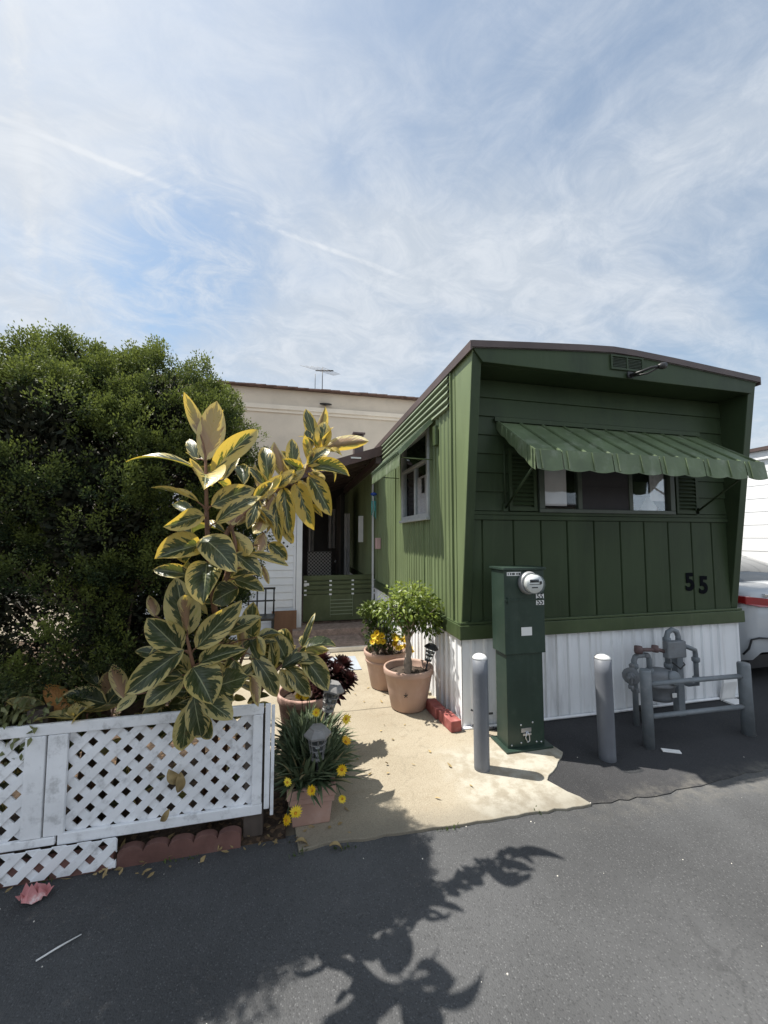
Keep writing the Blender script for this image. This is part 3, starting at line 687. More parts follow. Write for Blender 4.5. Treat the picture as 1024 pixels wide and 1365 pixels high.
# ------------------------------------------------------------------ electric pedestal
P = thing('meter_pedestal', 'tall dark green electric meter pedestal with round glass meter, labelled 55', 'meter box', (1.74, 2.8, .016))
px0, px1, py0, py1 = 1.575, 1.895, 2.685, 2.875
mb = MB(); mb.box(px0+.005, px1-.005, py0+.02, py1-.01, .03, .715)
for x, z in ((1.69,.06),(1.82,.055),(1.61,.05),(1.86,.05),(1.69,.19),(1.79,.2)): mb.lathe((x, py0+.019, z), [(.008,0),(.007,.004),(0,.006)], 10, axis=(0,-1,0), mi=1)
mb.build('lower_cabinet', [M['ped_green'], M['steel']], P, .004)
mb = MB(); mb.box(px0-.012, px1+.012, py0, py1+.005, .718, 1.352); up = mb.build('upper_cabinet', M['ped_green'], P, .005)
mb = MB(); mb.box(px0-.024, px1+.024, py0-.014, py1+.015, 1.353, 1.372); mb.build('lid', M['ped_green'], up, .003)
mb = MB(); mb.box(px0-.016, px1+.016, py0-.006, py0-.001, 1.118, 1.132); mb.box(px0+.01, px0+.03, py0-.01, py0-.0062, 1.10, 1.15); mb.build('door_lip', M['ped_green'], up, .001)
mb = MB(); mb.box(px0-.03, px1+.04, py0-.025, py1+.03, .014, .030); mb.build('base_plate', M['ped_green'], P, .003)
mb = MB(); cx, cz = 1.765, 1.255
mb.lathe((cx, py0-.001, cz), [(.088,0),(.088,.018),(.082,.03),(.080,.045)], 40, axis=(0,-1,0)); mt = mb.build('meter', M['meter_ring'], P)
mb = MB(); mb.lathe((cx, py0-.045, cz), [(.078,0),(.076,.055),(.072,.076),(.06,.083),(0,.085)], 40, axis=(0,-1,0)); mb.build('meter_glass', M['meter_glass'], mt)
mb = MB(); mb.lathe((cx, py0-.052, cz), [(.068,0),(.068,.045),(0,.046)], 40, axis=(0,-1,0)); mb.build('dial_face', M['label_white'], mt)
mb = MB(); mb.box(cx-.045, cx+.03, py0-.1, py0-.0985, cz+.012, cz+.034); mb.box(cx-.05,cx+.05,py0-.1,py0-.0985,cz-.005,cz-.001); mb.box(cx-.03,cx+.02,py0-.1,py0-.0985,cz-.03,cz-.022); mb.box(cx+.036,cx+.056,py0-.1,py0-.0985,cz+.0,cz+.02); mb.build('dial_marking', M['ink'], mt)
mb = MB(); mb.box(px1-.062, px1+.006, py0-.003, py0-.0005, 1.082, 1.166); pl = mb.build('number_label', M['label_white'], P)
mb = MB(); add_text(mb, '55', .056, (px1-.028, py0-.0035, 1.146), (1,0,0), (0,0,1), .0008, .001); add_text(mb, '55', .056, (px1-.028, py0-.0035, 1.103), (1,0,0), (0,0,1), .0008, .001); mb.build('lettering', M['ink'], pl)
mb = MB(); mb.box(px0+.012, px0+.13, py0-.003, py0-.0005, 1.31, 1.338); pl = mb.build('strip_label', M['label_white'], P)
mb = MB()
for i in range(6): mb.box(px0+.02+i*.018, px0+.02+i*.018+.006+.005*(i%3), py0-.0042, py0-.0032, 1.316, 1.332)
mb.build('lettering', M['ink'], pl)
mb = MB(); mb.box(1.70, 1.79, py0-.003, py0-.0005, .855, .918); mb.build('rating_label', M['label_white'], P)
mb = MB(); yb = py0+.019
mb.box(1.69, 1.775, yb-.004, yb, .135, .165); mb.tube([(1.735, yb-.006, .14),(1.72, yb-.012, .10),(1.735, yb-.012, .065),(1.755,yb-.012,.075),(1.752,yb-.012,.115),(1.74,yb-.006,.14)], .005, 6); mb.box(1.70,1.77,yb-.012,yb-.0041,.115,.13)
mb.build('seal_latch', M['steel'], P)
mb = MB(); mb.tube([(1.57,2.90,.09),(1.5,2.97,.05),(1.46,3.04,.06)], .012, 8); mb.tube([(1.57,2.91,.2),(1.50,2.98,.17),(1.45,3.05,.18)], .008, 8); mb.build('conduit', M['black_plastic'], P)

# ------------------------------------------------------------------ bollards and guard rail
def bollard(x, y, r, h, lean, label):
    t = thing('bollard', label, 'bollard', (x, y, 0), 'grey bollards in front of the mobile home')
    mb = MB(); n = 8
    mb.tube([(x+lean*i/n, y, -.05 + (h+.05)*i/n) for i in range(n+1)], r, 28); mb.build('post', M['bollard'], t)
    mb = MB(); mb.lathe((x+lean, y, h), [(r*.97,0),(r*.93,.012),(r*.7,.026),(r*.35,.034),(0,.037)], 28); mb.build('cap', M['bollard_cap'], t)
    return t
bollard(1.285, 2.545, .053, .755, -.004, 'upright grey bollard on the tan concrete left of the green meter pedestal')
bollard(2.235, 2.465, .057, .715, -.012, 'leaning grey bollard on dark asphalt between pedestal and gas meter')
G = thing('guard_rail', 'grey two rail pipe guard of round posts in front of gas meter', 'guard rail', (3.15, 2.51, 0))
for x, y, r, h, tx in ((2.668,2.525,.039,.585,-.008),(3.63,2.50,.044,.575,-.012)):
    mb = MB(); mb.tube([(x, y, -.05), (x+tx, y, h-.012), (x+tx, y, h)], [r, r, r*.9], 24); mb.build('post', M['pipe_grey'], G)
for z in (.475, .232):
    mb = MB(); mb.tube([(2.665, 2.52, z), (3.62, 2.50, z-.004)], .0185, 16); mb.build('rail', M['pipe_grey'], G)
mb = MB(); mb.tube([(3.70,2.56,.30),(3.70,2.56,.46)], .012, 8); mb.lathe((3.70,2.56,.28), [(.02,0),(.024,.02),(.016,.04)], 10); mb.build('clip', M['pipe_grey'], G)
# ------------------------------------------------------------------ gas meter
Q = thing('gas_meter', 'grey gas meter with regulator, pipework and square post against white skirting', 'gas meter', (3.15, 2.84, 0))
mx_, my_, mz_ = 3.13, 2.83, .34
mb = MB(); mb.lathe((mx_, my_, .19), [(.07,0),(.112,.012),(.122,.05),(.126,.125),(.138,.13),(.138,.15),(.128,.155),(.125,.22),(.108,.255),(.06,.27),(0,.272)], 30, sx=.95, sy=.75); bd = mb.build('meter_body', M['gas_grey'], Q)
mb = MB(); mb.box(mx_+.01, mx_+.055, my_-.108, my_-.103, .25, .285); mb.build('tag', M['label_white'], bd)
mb = MB(); mb.lathe((mx_+.05, my_-.08, .40), [(.06,0),(.06,.025),(.05,.03),(0,.031)], 20, axis=(0,-1,.25)); mb.build('index_dial', M['pipe_grey'], bd)
mb = MB(); mb.box(3.16, 3.36, my_-.07, my_-.012, .555, .70); mb.build('index_box', M['gas_grey'], Q, .01)
mb = MB()
mb.tube([(2.87,my_,.0),(2.87,my_,.545),(2.885,my_,.575),(2.91,my_,.585),(2.99,my_,.585),(3.02,my_,.57),(3.03,my_,.545),(3.03,my_,.43)], .022, 12)
mb.tube([(3.23,my_,.44),(3.23,my_,.72),(3.245,my_,.765),(3.29,my_,.785),(3.34,my_,.765),(3.355,my_,.72),(3.355,my_,.68)], .022, 12)
mb.tube([(3.355,my_+.0,.66),(3.52,my_+.02,.60),(3.56,my_+.02,.585),(3.565,my_+.02,.55),(3.565,my_+.02,.28),(3.565,my_+.1,.25),(3.565,YF-.005,.25)], .02, 12)
for c in ((2.87,my_,.5),(3.03,my_,.45),(3.23,my_,.48),(3.23,my_,.70),(3.565,my_+.02,.50),(3.565,my_+.02,.33)): mb.lathe((c[0],c[1],c[2]-.02), [(.028,0),(.032,.006),(.032,.034),(.028,.04)], 8)
pp = mb.build('pipework', M['pipe_grey'], Q)
for c in ((2.87,my_,.30),(2.99,my_,.585),(3.355,my_,.655)):
    mb = MB(); mb.lathe((c[0],c[1],c[2]-.018), [(.03,0),(.034,.004),(.034,.03),(.03,.034)], 6, smooth=False); mb.build('union_nut', M['gas_grey'], pp)
mb = MB(); mb.tube([(2.86,my_-.035,.645),(2.95,my_-.035,.64),(3.10,my_-.03,.63),(3.20,my_-.02,.60)], .016, 10); mb.lathe((2.885,my_-.035,.615), [(.03,0),(.034,.02),(.03,.06),(0,.065)], 10); mb.lathe((3.06,my_-.035,.615), [(.026,0),(.03,.02),(.026,.055),(0,.06)], 10); mb.build('valve', M['rust'], Q)
mb = MB(); c_ = (2.805,my_-.03,.43)
mb.lathe(c_, [(.0,-.03),(.03,-.028),(.034,-.008),(.066,-.006),(.069,-.004),(.069,.004),(.066,.006),(.036,.009),(.030,.035),(.020,.038),(.020,.075),(0,.077)], 12, axis=(-.75,-.6,.15), smooth=False)
mb.tube([(2.80,my_-.02,.43),(2.87,my_,.43)], .02, 10); mb.tube([(2.78,my_-.05,.43),(2.78,my_-.05,.35)], .016, 8); mb.lathe((2.78,my_-.05,.335), [(.022,0),(.024,.02),(.018,.03)], 6, smooth=False)
mb.lathe((2.835,my_-.01,.485), [(.02,0),(.022,.03),(.012,.04),(0,.042)], 8, smooth=False); mb.tube([(2.74,my_-.075,.44),(2.70,my_-.10,.445)], .011, 8)
rg = mb.build('regulator', M['gas_grey'], Q)
mb = MB(); mb.box(3.385, 3.455, my_+.045, my_+.105, -.02, .65); mb.build('support_post', M['pipe_grey'], Q, .004)
mb = MB(); mb.tube([(2.95,my_+.02,.0),(2.95,my_+.02,.12)], .012, 8); mb.lathe((2.95,my_+.02,.1), [(.02,0),(.03,.02),(.02,.05),(0,.055)], 8); mb.build('drip_valve', M['black_metal'], Q)
mb = MB(); mb.tube([(3.22,my_-.05,.52),(3.27,my_-.08,.47),(3.33,my_-.07,.50),(3.40,my_,.49)], .006, 6); mb.build('cable', M['black_metal'], Q)
mb = MB(); mb.box(4.10, 4.27, 2.93, 3.03, .006, .025); mb.obox((4.19,3.04,.12),(.085,0,.0),(0,.006,.03),(0,-.02,.10)); tag(mb.build('cover_plate', M['white_litter'], None, .004), 'white broken cover plate lying against the skirting behind right guard post', 'plate')
mb = MB(); mb.obox((2.765,2.43,.014),(.055,-.028,0),(.008,.016,.002),(0,.0,.004)); tag(mb.build('plastic_scrap', M['white_litter'], None, .002), 'white flat plastic scrap lying by left foot of the guard rail', 'litter')

# ------------------------------------------------------------------ lattice fence
def lattice(mb, x0, x1, z0, z1, y, pitch, wdt, th, ph=0.0):
    def clip(poly):
        for ax, lim, sgn in ((0,x0,1),(0,x1,-1),(1,z0,1),(1,z1,-1)):
            out = []
            for i, p in enumerate(poly):
                q = poly[(i+1) % len(poly)]; dp, dq = sgn*(p[ax]-lim), sgn*(q[ax]-lim)
                if dp >= 0: out.append(p)
                if dp*dq < 0:
                    t = dp/(dp-dq); out.append((p[0]+(q[0]-p[0])*t, p[1]+(q[1]-p[1])*t))
            poly = out
            if len(poly) < 3: return None
        return poly
    D = (x1-x0)+(z1-z0); s2 = math.sqrt(2)/2
    for lay, sg in ((0,1),(1,-1)):
        c = -D + ph*pitch
        while c < D:
            # strip centre line: (x-x0) - sg*(z-z0) = c*sqrt2
            bx = x0 + c/s2; L = D*1.6
            d = (s2*sg, s2); nrm = (s2, -s2*sg)
            p0 = (bx - d[0]*L, z0 - d[1]*L); p1 = (bx + d[0]*L, z0 + d[1]*L); h = wdt/2
            poly = clip([(p0[0]-nrm[0]*h,p0[1]-nrm[1]*h),(p1[0]-nrm[0]*h,p1[1]-nrm[1]*h),(p1[0]+nrm[0]*h,p1[1]+nrm[1]*h),(p0[0]+nrm[0]*h,p0[1]+nrm[1]*h)])
            if poly: mb.prism([(px, y + lay*(th+.001), pz) for px, pz in poly], (0, th, 0))
            c += pitch
FY = 2.262
FN = thing('lattice_fence', 'low white diagonal lattice fence with peeling rails beside the lane', 'fence', (-1.5, FY, 0))
for x0, x1 in ((-1.052, -.196), (-2.35, -1.236), (-3.6, -2.53)):
    mb = MB(); lattice(mb, x0-.01, x1+.01, .17, .655, FY+.004, .0735, .040, .006); mb.build('lattice_panel', M['white_wood'], FN)
mb = MB(); lattice(mb, -3.6, -.815, .012, .145, FY-.046, .0735, .040, .006, .4); mb.build('lattice_skirt', M['white_wood'], FN)
for (x0, x1, z0, z1, dz, y0) in ((-1.93,-.145,.650,.703,0,-.016),(-3.6,-1.94,.652,.705,0,-.016),(-1.08,-.145,.135,.186,.0,-.016),(-3.6,-1.09,.140,.178,0,-.016)):
    mb = MB(); mb.box(x0, x1, FY+y0, FY+.003, z0, z1); mb.build('rail', M['white_wood'], FN, .004)
for (x0, x1, z0, z1, y0) in ((-1.232,-1.148,.181,.648,-.018),(-1.140,-1.056,.181,.648,-.016),(-.198,-.148,.188,.648,-.017),(-.136,-.108,.155,.700,-.012),(-.104,-.086,.115,.690,-.006),(-2.53,-2.36,.181,.648,-.018)):
    mb = MB(); mb.box(x0, x1, FY+y0, FY+.002, z0, z1); mb.build('board', M['white_wood'], FN, .003)
for px_, w_, h_ in ((-.24,.1,.64),(-1.25,.09,.76),(-2.5,.1,.64)):
    mb = MB(); mb.box(px_, px_+w_, FY+.0145, FY+.10, .0, h_); mb.build('post', M['old_wood'], FN, .004)
mb = MB()
for x, z in ((-.17,.68),(-.155,.672),(-.16,.69),(-1.19,.6),(-1.17,.25),(-1.1,.6),(-.172,.60),(-.172,.24),(-.122,.66),(-.122,.2),(-.7,.676),(-.45,.678)): mb.lathe((x, FY-.018, z), [(.004,0),(.003,.002),(0,.003)], 6, axis=(0,-1,0))
del mb
# scalloped edging
def edging(x0, n, y, sw, lab):
    pts = [(x0, y, -.02)]
    for i in range(n):
        for j in range(13):
            a = math.pi*(1-j/12); pts.append((x0+sw*(i+.5)+sw*.49*math.cos(a), y, .060+.030*math.sin(a)))
    pts.append((x0+sw*n, y, -.02)); m = MB(); m.prism(pts, (0, .04, 0))
    return tag(m.build('edging_block', M['edging'], None, .006), lab, 'edging', 'scalloped garden edging under the fence')
edging(-.815, 5, 2.225, .114, 'red brown scalloped concrete edging block under the right end of lattice fence')
edging(-1.40, 5, 2.226, .114, 'red brown scalloped edging block half covered by the low lattice skirt')
edging(-1.99, 5, 2.227, .114, 'red brown scalloped edging block at the left edge, behind lattice')

# ------------------------------------------------------------------ leaves
def leaf_geo(P0, P1, width, nrm, bend, fold, curl, twist, seed):
    """one broad leaf: returns verts, uvs, quads (11 x 7 grid)"""
    P0, P1 = Vector(P0), Vector(P1); a = P1-P0; L = a.length; a.normalize()
    n = (nrm - a*nrm.dot(a)).normalized(); s = a.cross(n); NU, NV = 12, 6
    vs, uv = [], []; rr = random.Random(seed); wa = rr.uniform(0, 6)
    for i in range(NU+1):
        u = i/NU; wv = (max(u, .004)**.66)*((1-u)**.74)/.368*.5*width if u < 1 else 0
        wv = max(wv, .0015 if u < .5 else .0)
        c = P0 + a*(L*u) + n*(L*(bend*4*u*(1-u) - curl*u**3))
        tw = twist*(u-.3); sv = s*math.cos(tw) + n*math.sin(tw); nv = n*math.cos(tw) - s*math.sin(tw)
        for j in range(NV+1):
            v = j/NV*2-1
            vs.append(c + sv*(wv*v) + nv*(fold*wv*(abs(v)**1.3) + .035*width*math.sin(u*9+wa+ (2 if v>0 else 0))*abs(v)**2))
            uv.append((u, j/NV))
    fs = [(i*(NV+1)+j, i*(NV+1)+j+1, (i+1)*(NV+1)+j+1, (i+1)*(NV+1)+j) for i in range(NU) for j in range(NV)]
    return vs, uv, fs
def leaves_mesh(name, items, m, parent):
    """items: (verts, uvs, faces, rnd, thr, tan)"""
    V, F, U, A = [], [], [], ([], [], [])
    for vs, uv, fs, *at in items:
        b = len(V); V += [tuple(p) for p in vs]; F += [tuple(b+i for i in f) for f in fs]; U += uv
        for l, x in zip(A, at): l += [x]*len(vs)
    V = np.array(V); F = np.array(F)
    o = np_mesh(name, V, F, m, parent, attrs={'rnd': np.array(A[0]), 'thr': np.array(A[1]), 'tan': np.array(A[2])})
    me = o.data; ul = me.uv_layers.new(name='UVMap'); idx = np.zeros(len(me.loops), np.int32); me.loops.foreach_get('vertex_index', idx)
    ul.data.foreach_set('uv', np.array(U, np.float32)[idx].ravel())
    return o
THR = {0:.68, 1:.58, 2:.32, 3:.92, 4:.3}
TAN = {0:0, 1:1, 2:0, 3:0, 4:2}
# bx,by,bz, tx,ty,tz, width, facing (f top to the lane, b underside to the lane, u top to the sky), kind
LEAVES = [
(-0.42,1.88,2.061,-0.491,1.9,2.251,0.067,'b',1),
(-0.397,1.862,1.948,-0.354,1.86,2.231,0.127,'b',1),
(-0.38,1.884,1.96,-0.341,1.92,2.199,0.068,'b',2),
(-0.417,1.844,1.896,-0.669,1.8,1.987,0.05,'u',0),
(-0.36,1.841,1.891,-0.171,1.86,2.11,0.1,'f',2),
(-0.32,1.867,1.859,-0.26,1.956,2.013,0.037,'f',2),
(-0.438,1.902,1.954,-0.498,1.98,2.078,0.054,'f',3),
(-0.394,1.818,1.853,-0.441,1.824,1.945,0.036,'b',1),
(-0.385,1.843,1.87,-0.347,1.63,1.785,0.153,'f',2),
(-0.405,1.81,1.756,-0.573,1.76,1.819,0.045,'u',0),
(-0.352,1.804,1.74,-0.18,1.778,1.824,0.104,'f',0),
(-0.33,1.794,1.665,-0.148,1.775,1.788,0.078,'f',0),
(-0.382,1.807,1.697,-0.498,1.67,1.644,0.084,'f',2),
(-0.426,1.868,1.704,-0.557,1.934,1.774,0.054,'f',3),
(-0.393,1.82,1.571,-0.536,1.71,1.52,0.124,'f',0),
(-0.388,1.82,1.6,-0.231,1.69,1.474,0.137,'f',0),
(-0.443,1.9,1.429,-0.593,1.87,1.47,0.068,'f',3),
(-0.376,1.87,1.49,-0.362,1.75,1.327,0.148,'f',0),
(-0.254,1.97,1.361,-0.364,1.93,1.308,0.116,'f',3),
(-0.269,1.91,1.527,-0.14,1.856,1.429,0.091,'f',0),
(-0.269,1.93,1.408,-0.129,1.903,1.348,0.071,'f',0),
(-0.287,1.92,1.631,-0.184,1.852,1.515,0.077,'b',2),
(-0.294,1.92,1.659,-0.261,1.997,1.794,0.084,'b',1),
(-0.106,2.158,1.839,-0.193,1.996,1.596,0.097,'b',1),
(-0.098,2.156,1.814,-0.071,2.081,1.573,0.081,'f',2),
(-0.149,2.062,1.627,-0.171,2.007,1.522,0.069,'b',1),
(-0.128,2.093,1.573,-0.032,2.079,1.483,0.078,'f',0),
(-0.205,1.99,1.527,-0.02,2.025,1.46,0.051,'f',2),
(-0.152,2.048,1.46,-0.117,2.035,1.367,0.03,'b',1),
(-0.139,2.163,1.904,-0.17,2.22,2.113,0.097,'f',0),
(-0.062,2.202,1.937,-0.119,2.24,2.146,0.083,'b',1),
(-0.005,2.234,1.987,-0.021,2.26,2.174,0.084,'f',0),
(0.091,2.28,2.119,0.064,2.3,2.244,0.065,'f',0),
(0.136,2.3,2.13,0.054,2.32,2.377,0.084,'f',0),
(0.15,2.31,2.133,0.163,2.34,2.383,0.089,'b',1),
(0.158,2.3,2.136,0.168,2.28,2.295,0.106,'f',2),
(0.171,2.3,2.141,0.429,2.24,2.178,0.097,'b',1),
(0.07,2.26,2.017,0.2,2.22,2.12,0.103,'f',0),
(0.092,2.27,2.015,0.309,2.18,1.947,0.104,'f',0),
(0.08,2.26,1.96,0.202,2.16,1.733,0.121,'f',0),
(0.093,2.28,1.99,0.169,2.24,1.929,0.057,'b',2),
(0.008,2.232,1.91,0.095,2.14,1.661,0.118,'f',2),
(0.021,2.255,1.931,0.097,2.22,1.817,0.06,'b',2),
(-0.06,2.195,1.877,-0.023,2.085,1.619,0.099,'f',0),
(-0.072,2.189,1.851,-0.082,2.102,1.698,0.074,'b',2),
(0.159,2.3,2.1,0.268,2.24,2.084,0.053,'u',2),
(0.089,2.24,1.793,0.155,2.2,1.718,0.038,'f',2),
(-0.255,2.08,1.873,-0.285,2.178,2.003,0.076,'f',3),
(-0.179,2.103,1.854,-0.213,2.157,1.994,0.039,'b',1),
(-0.056,2.17,1.653,-0.003,2.154,1.572,0.057,'f',2),
(0.037,2.248,1.965,-0.063,2.194,2.037,0.085,'f',0),
(-0.181,2.088,1.802,-0.213,1.97,1.662,0.07,'f',0),
(-0.48,1.97,1.149,-0.509,1.93,1.417,0.155,'f',0),
(-0.466,1.95,1.173,-0.48,1.91,1.355,0.084,'b',1),
(-0.426,1.95,1.097,-0.229,1.89,1.313,0.126,'f',0),
(-0.497,1.96,1.086,-0.625,1.91,1.249,0.133,'f',0),
(-0.479,1.95,1.094,-0.683,1.857,0.952,0.125,'f',0),
(-0.491,1.987,0.97,-0.604,1.972,0.964,0.071,'f',3),
(-0.483,1.981,0.954,-0.635,1.921,0.87,0.12,'f',0),
(-0.439,1.948,1.012,-0.336,1.878,0.872,0.161,'f',0),
(-0.416,1.973,1.022,-0.233,1.91,1.096,0.085,'f',0),
(-0.367,2.021,0.886,-0.194,1.938,0.956,0.132,'f',3),
(-0.269,2.02,1.012,-0.253,2.001,0.887,0.074,'f',0),
(-0.441,1.988,0.878,-0.402,1.999,0.66,0.107,'f',0),
(-0.47,2.01,0.824,-0.488,2.021,0.613,0.108,'f',0),
(-0.407,2.011,0.852,-0.266,1.976,0.751,0.109,'f',0),
(-0.402,2.048,0.768,-0.384,2.081,0.611,0.067,'f',3),
(-0.231,2.39,1.008,-0.222,2.376,1.232,0.124,'f',0),
(-0.229,2.39,0.931,-0.07,2.378,0.682,0.115,'f',0),
(-0.107,2.491,0.805,-0.128,2.478,1.011,0.075,'f',0),
(-0.029,2.54,0.829,-0.106,2.488,1.016,0.125,'f',0),
(0.058,2.594,0.892,0.144,2.64,1.108,0.044,'f',3),
(-0.037,2.537,0.808,0.118,2.48,0.63,0.115,'f',0),
(0.049,2.591,0.865,0.23,2.5,0.649,0.148,'f',0),
(-0.068,2.517,0.794,0.01,2.501,0.659,0.095,'f',2),
(-0.18,2.123,1.095,-0.131,2.085,1.005,0.051,'b',2),
(-0.697,2.047,0.881,-0.765,2.007,0.824,0.05,'f',2),
(-0.651,2.11,1.218,-0.684,2.13,1.317,0.056,'b',1),
(-0.239,2.11,1.012,-0.271,2.11,1.178,0.051,'b',1),
(-0.168,2.149,0.966,-0.227,2.15,1.103,0.056,'f',3),
(-0.205,2.127,0.9,-0.159,2.131,0.753,0.063,'b',1),
(-0.329,2.128,0.946,-0.17,2.139,1.083,0.062,'f',3),
(-0.809,2.213,0.803,-0.865,2.197,0.971,0.077,'b',1),
(-0.562,2.09,1.011,-0.733,2.11,1.059,0.067,'f',3),
(-0.359,2.07,1.147,-0.295,2.09,1.232,0.083,'f',3),
(-0.319,1.99,1.446,-0.222,2.01,1.589,0.08,'f',3),
(-0.456,1.92,1.59,-0.539,1.983,1.695,0.062,'f',3),
]
LOWLEAVES = [
(-1.064,2.32,0.688,-1.182,2.28,0.878,0.102,'b',4),
(-1.055,2.3,0.696,-1.213,2.26,0.726,0.054,'u',2),
(-1.064,2.32,0.688,-0.949,2.26,0.775,0.086,'f',2),
(-0.935,2.34,0.741,-1.103,2.28,0.825,0.104,'f',3),
(-0.988,2.36,0.829,-1.082,2.38,0.96,0.064,'f',3),
(-0.929,2.36,0.748,-0.946,2.36,0.907,0.097,'b',1),
(-0.839,2.259,0.85,-0.882,2.254,0.966,0.055,'b',1),
(-0.948,2.36,0.708,-0.86,2.34,0.86,0.073,'f',3),
(-1.226,2.38,0.689,-1.332,2.36,0.782,0.071,'f',3),
(-1.366,2.4,0.684,-1.281,2.4,0.798,0.055,'b',1),
]
STEMS = [
[(-0.422,2.421,0.406),(-0.385,2.271,0.748),(-0.362,2.09,1.106),(-0.37,1.95,1.381),(-0.37,1.84,1.59),(-0.38,1.832,1.788),(-0.396,1.87,1.97)],
[(-0.473,2.381,0.433),(-0.436,2.049,0.892),(-0.448,1.97,1.039),(-0.469,1.95,1.153)],
[(-0.368,1.95,1.415),(-0.314,1.93,1.607),(-0.229,2.039,1.746),(-0.129,2.152,1.837),(-0.004,2.23,1.926),(0.079,2.27,2.014),(0.167,2.3,2.141)],
[(-0.368,2.461,0.379),(-0.339,2.431,0.682),(-0.282,2.39,0.901),(-0.231,2.39,1.004)],
[(-0.308,2.461,0.414),(-0.189,2.46,0.678),(-0.077,2.513,0.805),(0.012,2.566,0.846),(0.058,2.604,0.898)],
[(-0.359,1.97,1.308),(-0.312,1.95,1.396),(-0.264,1.92,1.537),(-0.287,1.92,1.659)],
]
def make_leaves(rows, seed, eye=Vector((0,-.2,1.7))):
    r = random.Random(seed); out = []
    for q in rows:
        p0, p1, wd, mode, kind = Vector(q[0:3]), Vector(q[3:6]), q[6], q[7], q[8]
        out_dir = (eye - (p0+p1)/2).normalized(); L = (p1-p0).length
        if mode == 'f': n = out_dir*1.0 + Vector((r.uniform(-.2,.2), 0, .28)); tf = .92
        elif mode == 'b': n = -out_dir + Vector((r.uniform(-.25,.25), 0, .2)); tf = .92
        else: n = Vector((r.uniform(-.25,.25), -.3, 1)); tf = .92; wd = max(wd, L*.38)
        g_ = leaf_geo(p0, p1, wd*tf, n, r.uniform(.0,.16), r.choice((.2,.4,.7,1.0))*r.uniform(.7,1.1), r.uniform(-.05,.28), r.uniform(-1.0,1.0), r.random())
        hi_ = (p0.z > 1.55)*.3 + (p0.x > -.25 and p0.z > 1.5)*.35
        out.append((*g_, r.uniform(0,.35) + hi_, THR[kind]+r.uniform(-.16,.14), TAN[kind]))
    return out
RP = thing('rubber_plant', 'tall variegated rubber plant with broad cream edged leaves leaning over the lattice fence', 'rubber plant', (-.42, 2.46, 0))
def smooth_path(pts, n=5):
    P_ = [Vector(p) for p in pts]; out = []
    for i in range(len(P_)-1):
        a, b, c, d = P_[max(i-1,0)], P_[i], P_[i+1], P_[min(i+2,len(P_)-1)]
        for j in range(n):
            t = j/n; out.append(.5*((2*b)+(c-a)*t+(2*a-5*b+4*c-d)*t*t+(3*b-a-3*c+d)*t**3))
    return out + [P_[-1]]
mb = MB(); allpts = []
for i, s_ in enumerate(STEMS):
    pts = smooth_path(s_); 
    if i in (0,1,3,4): pts = [Vector((pts[0].x*.6-.42*.4, 2.46, -.02))] + pts
    r0 = .020 if i == 0 else .014
    mb.tube(pts, [r0 + (.006-r0)*j/(len(pts)-1) for j in range(len(pts))], 9); allpts += pts
for q in LEAVES:
    b = Vector(q[0:3]); c = min(allpts, key=lambda p: (p - b - Vector((0,0,-.03))).length)
    if 0.005 < (c-b).length < .35: mb.tube([c, (c+b)/2 + Vector((0,0,.008)), b + (Vector(q[3:6])-b)*.05], [.005,.004,.003], 6, caps=False)
mb.build('stem', M['red_stem'], RP)
items = make_leaves(LEAVES, 5)
# unseen back half of the plant: more leaves on the far side of each stem
r = random.Random(21); rows = []
for i in range(46):
    c = r.choice([p for p in allpts if p.z > .75 and (i < 8 or p.z < 1.3)]); th = r.uniform(-.4, math.pi+.4); L = r.uniform(.14,.24)
    d = Vector((math.cos(th)*.75, abs(math.sin(th))*.8+.12, r.uniform(-.45,.45))).normalized()
    p0 = c + d*.04; p1 = p0 + d*L; rows.append((*p0, *p1, L*r.uniform(.42,.55), r.choice('fub'), r.choice((0,0,3,3,2,1))))
for i in range(24):
    c = r.choice([p for p in allpts if p.z > 1.75 and p.x > -.22]); th = r.uniform(-.5, 6.3); L = r.uniform(.10,.17)
    d = Vector((math.cos(th)*.6, .25*math.sin(th), r.choice((-.8,.9))*r.uniform(.6,1))).normalized(); p0 = c + d*.02; p1 = p0 + d*L
    rows.append((*p0, *p1, L*r.uniform(.32,.48), r.choice('fub'), r.choice((1,2,2,0,1))))
items += make_leaves(rows, 8)
leaves_mesh('foliage', items, M['rubber'], RP)
YP = thing('rubber_plant', 'young orange and dark leaved rubber plant at the left behind the fence top rail', 'rubber plant', (-1.1, 2.42, 0))
mb = MB()
for x, y, z in ((-1.02,2.34,.70),(-.9,2.36,.75),(-1.3,2.4,.72)):
    mb.tube([(-1.1,2.42,-.02),((-1.1+x)/2,2.42,.35),(x,y,z)], [.012,.009,.005], 7)
mb.build('stem', M['red_stem'], YP)
rows = list(LOWLEAVES); r = random.Random(4)
for i in range(95):
    x = r.uniform(-1.5,-.2); y = r.uniform(2.33,2.55); z = r.uniform(.15,.80) if i > 45 else r.uniform(.55,.82); th = r.uniform(0, 6.28); L = r.uniform(.10,.18)
    d = Vector((math.cos(th), math.sin(th)*.5, r.uniform(.0,.9))).normalized(); p0 = Vector((x,y,z)); rows.append((*p0, *(p0+d*L), L*.42, r.choice('fub'), r.choice((3,3,3,0,1))))
leaves_mesh('foliage', make_leaves(rows, 12), M['rubber'], YP)

